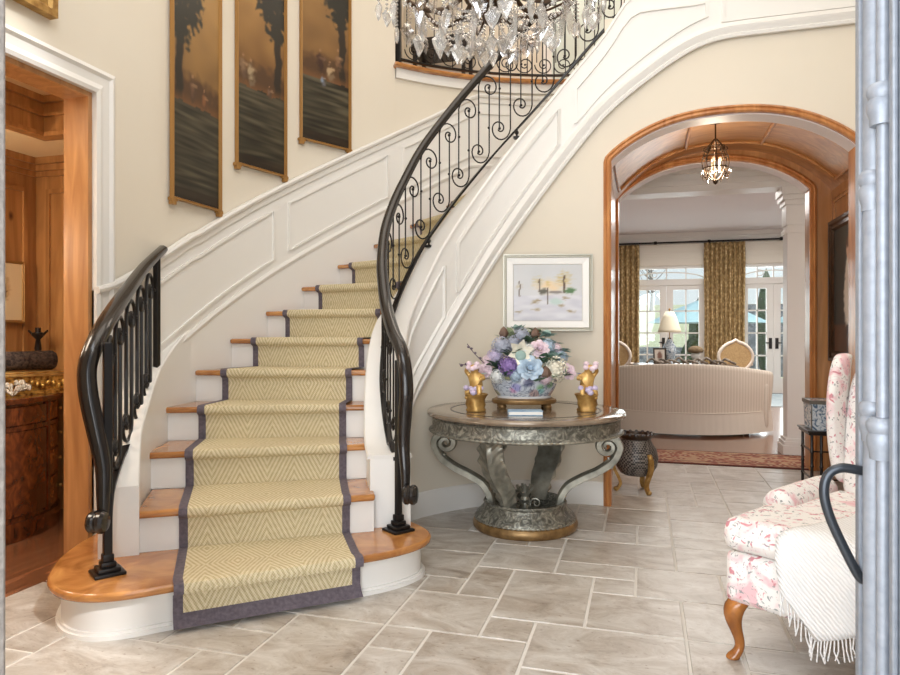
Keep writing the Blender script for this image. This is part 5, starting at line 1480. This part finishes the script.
for r, n, zt, tips, w, h in ((.495, 26, .335, (.10, .15), .052, .075), (.43, 22, .30, (.07, .13), .062, .09), (.33, 18, .24, (.04, .09), .066, .10), (.22, 12, .24, (.02, .06), .066, .10), (.11, 6, .2, (.0, .03), .06, .09)):
    for k in range(n):
        a = 2*PI*k/n+r*7; zt_ = rc.uniform(*tips)
        hang(r+rc.uniform(-.015, .015), a, zt, zt_, w*rc.uniform(.95, 1.4), h*rc.uniform(.95, 1.3), M['drop_w'] if rc.random() < .5 else M['drop'])
for k in range(16):
    a = 2*PI*k/16+.2; mb = MB()
    for i in range(24):
        u = i/23; r = .47-.40*u; z = .34-.20*math.sin(u*PI)*.55-.20*u
        bead(mb, (math.cos(a)*r, math.sin(a)*r, z), .0095)
    mb.build('bead_chain', M['drop_w'], cd_, smooth=0)

# ------------------------------------------------------------------ three tall painted panels on the stair wall
def land(seed, sky, tree_side, figs, fx, gy):
    def fn(u, v):
        v = v*1.27
        c = mixc(sky[0], sky[1], (v-.3)*1.5+.25*nz(u*3, v*8, seed))
        c = blob(c, u, v, .5, gy+.06, .8, .10, (92, 62, 36), .5, .4, seed+1)
        tx = .12 if tree_side < 0 else .85
        c = blob(c, u, v, tx+.05*nz(v*9, 1, seed), .60, .09, .42, (44, 34, 24), .3, .25, seed+2)
        for k, (dx, y, rx, ry) in enumerate(((.0, .97, .42, .10), (.22, .88, .26, .06), (.05, .78, .22, .06), (.30, .97, .25, .08), (-.05, .86, .3, .06))):
            c = blob(c, u, v, tx-tree_side*dx, y, rx, ry, (40, 38, 28), .35, .75, seed+5+k, 11)
        if v < gy+.014*nz(u*5, 2, seed):
            w = mixc((34, 30, 20), (104, 96, 74), .45+.9*nz(u*1.6, v*58, seed+9)+.25*(v/gy-.5))
            if v < .05: w = mixc(w, (46, 30, 18), .6)
            c = w
        else:
            d = (v-gy)/.05
            if d < 1: c = mixc((128, 84, 46), c, d)
        for k, (dx, dy, h, col) in enumerate(figs):
            x = fx+dx; y = gy+.02+dy
            c = blob(c, u, v, x+.02, y+h*.3, h*.75, h*.40, mixc(col, (60, 40, 26), .45), .6, .7, seed+20+k, 14)
            c = blob(c, u, v, x-.01, y+h*.55, h*.55, h*.36, col, .6, .6, seed+25+k, 16)
            c = blob(c, u, v, x+.05, y+h*.66, h*.7, h*.10, mixc(col, (206, 168, 124), .4), .6, .6, seed+30+k, 16)
            c = blob(c, u, v, x, y+h*1.0, h*.24, h*.09, (176, 132, 94), .5, .3, seed+40+k)
        return tuple(q*.84 for q in c)
    return fn
PW, PH = .45, 1.66
for pos, rz, z, lb, fn in (
    ((-2.742, 3.680), PI/2, 2.03, 'tall dark landscape panel with a couple by water, lowest of three on the stair wall', land(1, ((118, 84, 46), (196, 148, 82)), -1, ((0, 0, .12, (120, 84, 58)), (.26, -.02, .10, (150, 96, 56))), .40, .46)),
    ((-2.664, 4.318), math.radians(76.3), 2.39, 'tall dark landscape panel with pale standing figures, middle of three on the stair wall', land(5, ((110, 72, 36), (200, 150, 82)), 1, ((-.1, 0, .13, (190, 166, 130)), (-.26, .02, .12, (150, 116, 86)), (.3, -.04, .07, (130, 100, 80))), .36, .42)),
    ((-2.443, 4.905), math.radians(62.8), 2.715, 'tall dark landscape panel with a white horse, highest of three on the stair wall', land(9, ((104, 72, 40), (190, 142, 80)), 1, ((-.05, .02, .13, (70, 40, 30)), (.16, -.02, .12, (206, 176, 136)), (-.0, -.06, .07, (150, 166, 190)), (.34, .06, .13, (150, 110, 76))), .42, .38))):
    n = V((math.sin(rz), -math.cos(rz), 0))
    t = thing('painted_panel', lb, 'painting', (pos[0]+n.x*.006, pos[1]+n.y*.006, z), rz, 'tall painted panels up the stair wall')
    f_ = frame_mesh(PW+.036, PH+.036, .018, .03)
    for q in (-1, 1):
        f_.box((q*(PW/2+.007)-.018, -.028, -.035), (q*(PW/2+.007)+.018, 0, .012)); f_.box((q*(PW/2+.004)-.03, -.026, -.012), (q*(PW/2+.004)+.03, 0, .006))
    f_.build('frame', M['frame_gold'], t, smooth=0)
    canvas('canvas', PW, PH, 44, 160, fn, t, Matrix.Translation((0, -.014, .018)))

# ------------------------------------------------------------------ snow scene by the arch
pc = thing('painting', 'small snowy landscape painting in a silver frame with white liner above the round table', 'painting', (-.655, 4.822, 1.235), math.radians(12.5))
frame_mesh(.63, .545, .026, .028).build('frame', M['silver'], pc, smooth=0)
ln_ = MB(); cs = [(-.29, .025, 1, 1), (.29, .025, -1, 1), (.29, .52, -1, -1), (-.29, .52, 1, -1)]
ln_.loft([[V((a+sx*p, d, b+sz*p)) for p, d in ((0, -.018), (.0, -.006), (.045, -.006), (.045, -.010))] for a, b, sx, sz in cs], loop=True); ln_.build('liner', plain('white_liner', (250, 249, 246), .6), pc, smooth=0)
def snow(u, v):
    c = mixc((222, 222, 226), (206, 208, 210), v+.3*nz(u*4, v*5, 1))
    if v < .45: c = mixc((226, 226, 232), (206, 206, 216), .5+.9*nz(u*5, v*14, 2))
    c = blob(c, u, v, .55, .62, .30, .16, (236, 212, 176), .8, .4, 3)
    for x, y, r, col in ((.36, .70, .09, (204, 190, 150)), (.74, .74, .13, (200, 176, 112)), (.08, .62, .06, (196, 186, 160)), (.5, .66, .05, (206, 184, 120))):
        c = blob(c, u, v, x, y, r, r*1.2, col, 1.1, .8, 4, 16)
    for x, y0, y1, w_ in ((.38, .5, .76, .014), (.74, .48, .82, .018), (.09, .42, .72, .01), (.50, .28, .6, .008)):
        if y0 < v < y1: c = blob(c, u, v, x+.02*nz(v*9, x, 3), v, w_, .1, (96, 74, 58), .4, .1, 5)
    c = blob(c, u, v, .83, .53, .10, .07, (88, 124, 80), .5, .5, 6, 14); c = blob(c, u, v, .44, .52, .07, .06, (96, 92, 78), .4, .4, 7, 14); c = blob(c, u, v, .62, .51, .13, .035, (140, 132, 126), .4, .3, 8)
    c = blob(c, u, v, .62, .34, .14, .07, (196, 214, 210), .5, .3, 9)
    for x, y in ((.08, .16), (.34, .2), (.7, .27), (.84, .17), (.3, .32), (.76, .40), (.36, .36)): c = blob(c, u, v, x, y, .07, .03, (164, 146, 112), .9, .8, 10, 18)
    return c
canvas('canvas', .485, .40, 60, 50, snow, pc, Matrix.Translation((0, -.010, .0725)))

# gilt frame over the study door
gf = thing('painting', 'wide gilt framed brown landscape hanging over the study doorway, cut by the top edge', 'painting', (-2.75, 2.05, 2.73), PI/2)
frame_mesh(1.10, .85, .10, .05).build('frame', M['gold'], gf, smooth=0)
canvas('canvas', .91, .66, 30, 22, lambda u, v: mixc((96, 64, 38), (176, 132, 84), v*.8+.5*nz(u*4, v*4, 3)), gf, Matrix.Translation((0, -.02, .095)))

# ------------------------------------------------------------------ study: commode and the things on it
cm_ = thing('commode', 'bow fronted burl mahogany commode with drawers inside the study', 'commode', (-4.09, 3.12, 0))
def bow(a0, a1, r0, r1, z0, z1, n=14, ry=1.08):
    mb = MB(); rings = []
    for k in range(n+1):
        a = math.radians(a0+(a1-a0)*k/n); q = V((math.cos(a), math.sin(a)*ry, 0))
        rings.append([q*r0+V((0, 0, z0)), q*r1+V((0, 0, z0)), q*r1+V((0, 0, z1)), q*r0+V((0, 0, z1))])
    mb.loft(rings); return mb
bow(-89, 89, .0, .555, .10, .80, 40).build('carcase', M['cherry'], cm_, smooth=40)
bow(-89, 89, .0, .59, .80, .835, 40).build('top', M['cherry'], cm_, smooth=40, bevel=.006)
bow(-89, 89, .0, .575, .0, .11, 40).build('plinth', M['cherry'], cm_, smooth=40)
M['burl'] = noisy('burl_veneer', [(.3, (84, 40, 16)), (.5, (134, 76, 34)), (.7, (164, 104, 54))], 14, .2, dist=3, coat=.6)
for a0, a1, z0, z1, nm in ((-22, 22, .675, .785, 'drawer'), (25, 62, .675, .785, 'drawer'), (25, 62, .50, .64, 'drawer'), (25, 62, .33, .48, 'drawer'), (25, 62, .14, .31, 'drawer'), (-22, 22, .14, .64, 'door')):
    d = bow(a0, a1, .55, .566, z0, z1, 14).build(nm, M['burl'] if a0 > 0 else M['cherry'], cm_, smooth=40, bevel=.003)
    if nm == 'drawer' and a0 > 0:
        a = math.radians((a0+a1)/2); kb = MB(); kb.ball((math.cos(a)*.578, math.sin(a)*.578*1.08, (z0+z1)/2), .012, 8, 6); kb.build('knob', M['gold'], d)
for a0, a1, z0, z1 in ((22.3, 24.7, .12, .80), (62.3, 66, .12, .80), (-89, 89, .645, .67)): bow(a0, a1, .55, .572, z0, z1, 20).build('banding', M['cherry'], cm_, smooth=40)
gb = thing('gilded_casket', 'ornate gilded casket on top of the study commode', 'casket', (-3.82, 3.36, .836), math.radians(66))
x = MB(); x.box((-.27, -.13, .02), (.27, .13, .11)); x.box((-.29, -.15, .0), (.29, .15, .025))
for k in range(18):
    x.ball((-.26+.0306*k, -.135, .06+.012*math.sin(k*2)), .018, 7, 5, sz=1.2)
x.build('box', noisy('ornate_gilding', [(.35, (112, 70, 26)), (.65, (226, 184, 98))], 40, .35, metal=.7, bump=.6), gb, smooth=50)
x = MB(); x.box((-.285, -.145, .11), (.285, .145, .128)); x.box((-.26, -.12, .128), (.26, .12, .14)); x.build('lid', M['gold'], gb, bevel=.004)
bo = thing('bolster', 'dark brown furry rolled cushion lying on the gilded casket', 'cushion', (-3.83, 3.40, .98), math.radians(66))
x = MB(); x.lathe([(0, -.2), (.05, -.2), (.064, -.18), (.06, 0), (.064, .18), (.05, .2), (0, .2)], 22, c=(0, 0, 0), M=Matrix.Translation((0, 0, .062)) @ Matrix.Rotation(PI/2, 4, 'Y'), wob=lambda a, z: 1+.08*noise.noise(V((a*3, z*30, 2))))
x.build('roll', noisy('dark_fur', [(.35, (26, 18, 16)), (.65, (84, 66, 56))], 60, .95, bump=1), bo, smooth=60)
cs_ = thing('candlestick', 'black candlestick standing behind the dark rolled cushion in the study', 'candlestick', (-3.93, 3.62, .836))
x = MB(); x.lathe([(0, 0), (.05, 0), (.045, .02), (.014, .05), (.02, .12), (.012, .2), (.022, .28), (.014, .34), (.04, .37), (.04, .385), (.018, .39), (.018, .42), (0, .42)], 16); x.tube([V((-.08, 0, .40)), V((-.04, 0, .37)), V((.04, 0, .37)), V((.08, 0, .40))], .008, 6); x.build('stem', M['black'], cs_, smooth=50)
sp_ = thing('dried_flowers', 'spray of pale dried grasses lying beside the gilded casket in the study', 'dried flowers', (-3.62, 3.16, .837))
x = MB(); r6 = random.Random(4)
for k in range(16):
    a = r6.uniform(0, 6.28); l = r6.uniform(.05, .11); x.tube([V((0, .0, .006)), V((math.cos(a)*l*.5, math.sin(a)*l*.5, .03+r6.random()*.02)), V((math.cos(a)*l, math.sin(a)*l, .03+r6.random()*.05))], .004, 5); x.ball((math.cos(a)*l, math.sin(a)*l, .05+r6.random()*.03), .014, 6, 5, sz=1.4)
x.build('sprig', noisy('dried_stems', [(.3, (120, 100, 78)), (.7, (222, 214, 198))], 60, .9), sp_, smooth=50)
pr_ = thing('framed_print', 'small sketch in a thin gilt frame with cream mat on the study panelling', 'framed print', (-4.082, 3.49, 1.29), PI/2)
frame_mesh(.30, .415, .018, .02).build('frame', M['frame_gold'], pr_, smooth=0)
canvas('print', .266, .38, 24, 34, lambda u, v: blob(blob((232, 214, 176), u, v, .5, .55, .2, .28, (206, 180, 136), .3, .3, 2), u, v, .5, .5, .08, .16, (120, 88, 56), .3, .6, 3, 20), pr_, Matrix.Translation((0, -.008, .0175)))

# upper hall console
uc = thing('hall_console', 'dark console table glimpsed on the upper landing behind the railing', 'console table', (-2.16, 7.28, LAND))
x = MB(); x.box((-.32, -.2, .80), (.32, .2, .94)); x.build('top', M['black'], uc, bevel=.01)
for a in (-.28, .28):
    for b in (-.16, .16):
        x = MB(); x.box((a-.02, b-.02, 0), (a+.02, b+.02, .80)); x.build('leg', M['black'], uc)
# ------------------------------------------------------------------ camera, light
cam_d = bpy.data.cameras.new('camera'); cam = bpy.data.objects.new('camera', cam_d); C.objects.link(cam)
cam.location = (0, 0, 1.22); cam.rotation_euler = (PI/2, 0, math.atan2(193, 675))
cam_d.sensor_width = 36; cam_d.lens = 27; cam_d.shift_y = -.005; cam_d.clip_start = .05
sc = bpy.context.scene; sc.camera = cam
sc.view_settings.view_transform = 'Standard'; sc.view_settings.look = 'None'; sc.view_settings.gamma = 1; sc.view_settings.exposure = 0.0
w = bpy.data.worlds.new('sky'); sc.world = w; w.use_nodes = True
wb = w.node_tree.nodes['Background']
tc = w.node_tree.nodes.new('ShaderNodeTexCoord'); sp = w.node_tree.nodes.new('ShaderNodeSeparateXYZ'); rp = w.node_tree.nodes.new('ShaderNodeValToRGB')
w.node_tree.links.new(tc.outputs['Generated'], sp.inputs[0]); w.node_tree.links.new(sp.outputs['Z'], rp.inputs['Fac']); w.node_tree.links.new(rp.outputs['Color'], wb.inputs['Color'])
rp.color_ramp.elements[0].color = lin((244, 248, 250)); rp.color_ramp.elements[1].color = lin((190, 215, 245))
wb.inputs['Strength'].default_value = 1.0
def area(name, loc, rot, size, power, col=(1, 1, 1), sy=None):
    d = bpy.data.lights.new(name, 'AREA'); d.energy = power; d.color = col; d.size = size
    if sy: d.shape = 'RECTANGLE'; d.size_y = sy
    o = bpy.data.objects.new(name, d); C.objects.link(o); o.location = loc; o.rotation_euler = rot; return o
def point(name, loc, power, col=(1, .8, .6), r=.05):
    d = bpy.data.lights.new(name, 'POINT'); d.energy = power; d.color = col; d.shadow_soft_size = r
    o = bpy.data.objects.new(name, d); C.objects.link(o); o.location = loc; return o
area('daylight_through_entry', (-.5, -.9, 1.6), (PI/2, 0, 0), 3.0, 158, (.93, .97, 1), 2.8)
area('fill_above_entry', (-.5, .9, 4.4), (PI/2-.35, 0, 0), 2.0, 72, (.95, .98, 1), 2.0)  # added light standing in for an assumed, unseen window above the entry
area('hall_ceiling_fill', (-.6, 3.2, 5.8), (0, 0, 0), 3.0, 60, (1, .91, .79))  # broad soft fill added under the hall ceiling, no fitting there
area('upper_hall_fill', (-.6, 6.7, 5.8), (0, 0, 0), 1.6, 35, (1, .9, .78))  # warm area fill added over the landing, without a fixture
area('living_room_fill', (1.6, 11.2, 3.26), (0, 0, 0), 3.0, 180, (1, .97, .93))  # area fill added to brighten the far room, not a known lamp
area('gallery_fill', (3.2, 8.0, 3.2), (0, 0, 0), 2.0, 70, (1, .97, .93))  # added fill, kept out of view, lifting the space before the living room
area('study_fill', (-3.2, 1.6, 2.60), (0, 0, 0), .9, 50, (1, .9, .74))  # added ceiling fill brightening the study, no such lamp known
point('lantern_bulb', (.55, 5.7, 2.5), 20, (1, .85, .66), .06)
sun = bpy.data.lights.new('sun', 'SUN'); sun.energy = 2.5; sun.angle = .05; so_ = bpy.data.objects.new('sun', sun); C.objects.link(so_); so_.rotation_euler = (math.radians(50), 0, math.radians(60))

area('daylight_through_garden_doors', (.9, 15.6, 1.6), (-PI/2, 0, 0), 5.0, 200, (.95, .98, 1), 2.4)
point('study_low_fill', (-3.85, 2.3, 1.8), 26, (1, .9, .74), .15)  # invented point light, out of view, added to brighten the study soffit
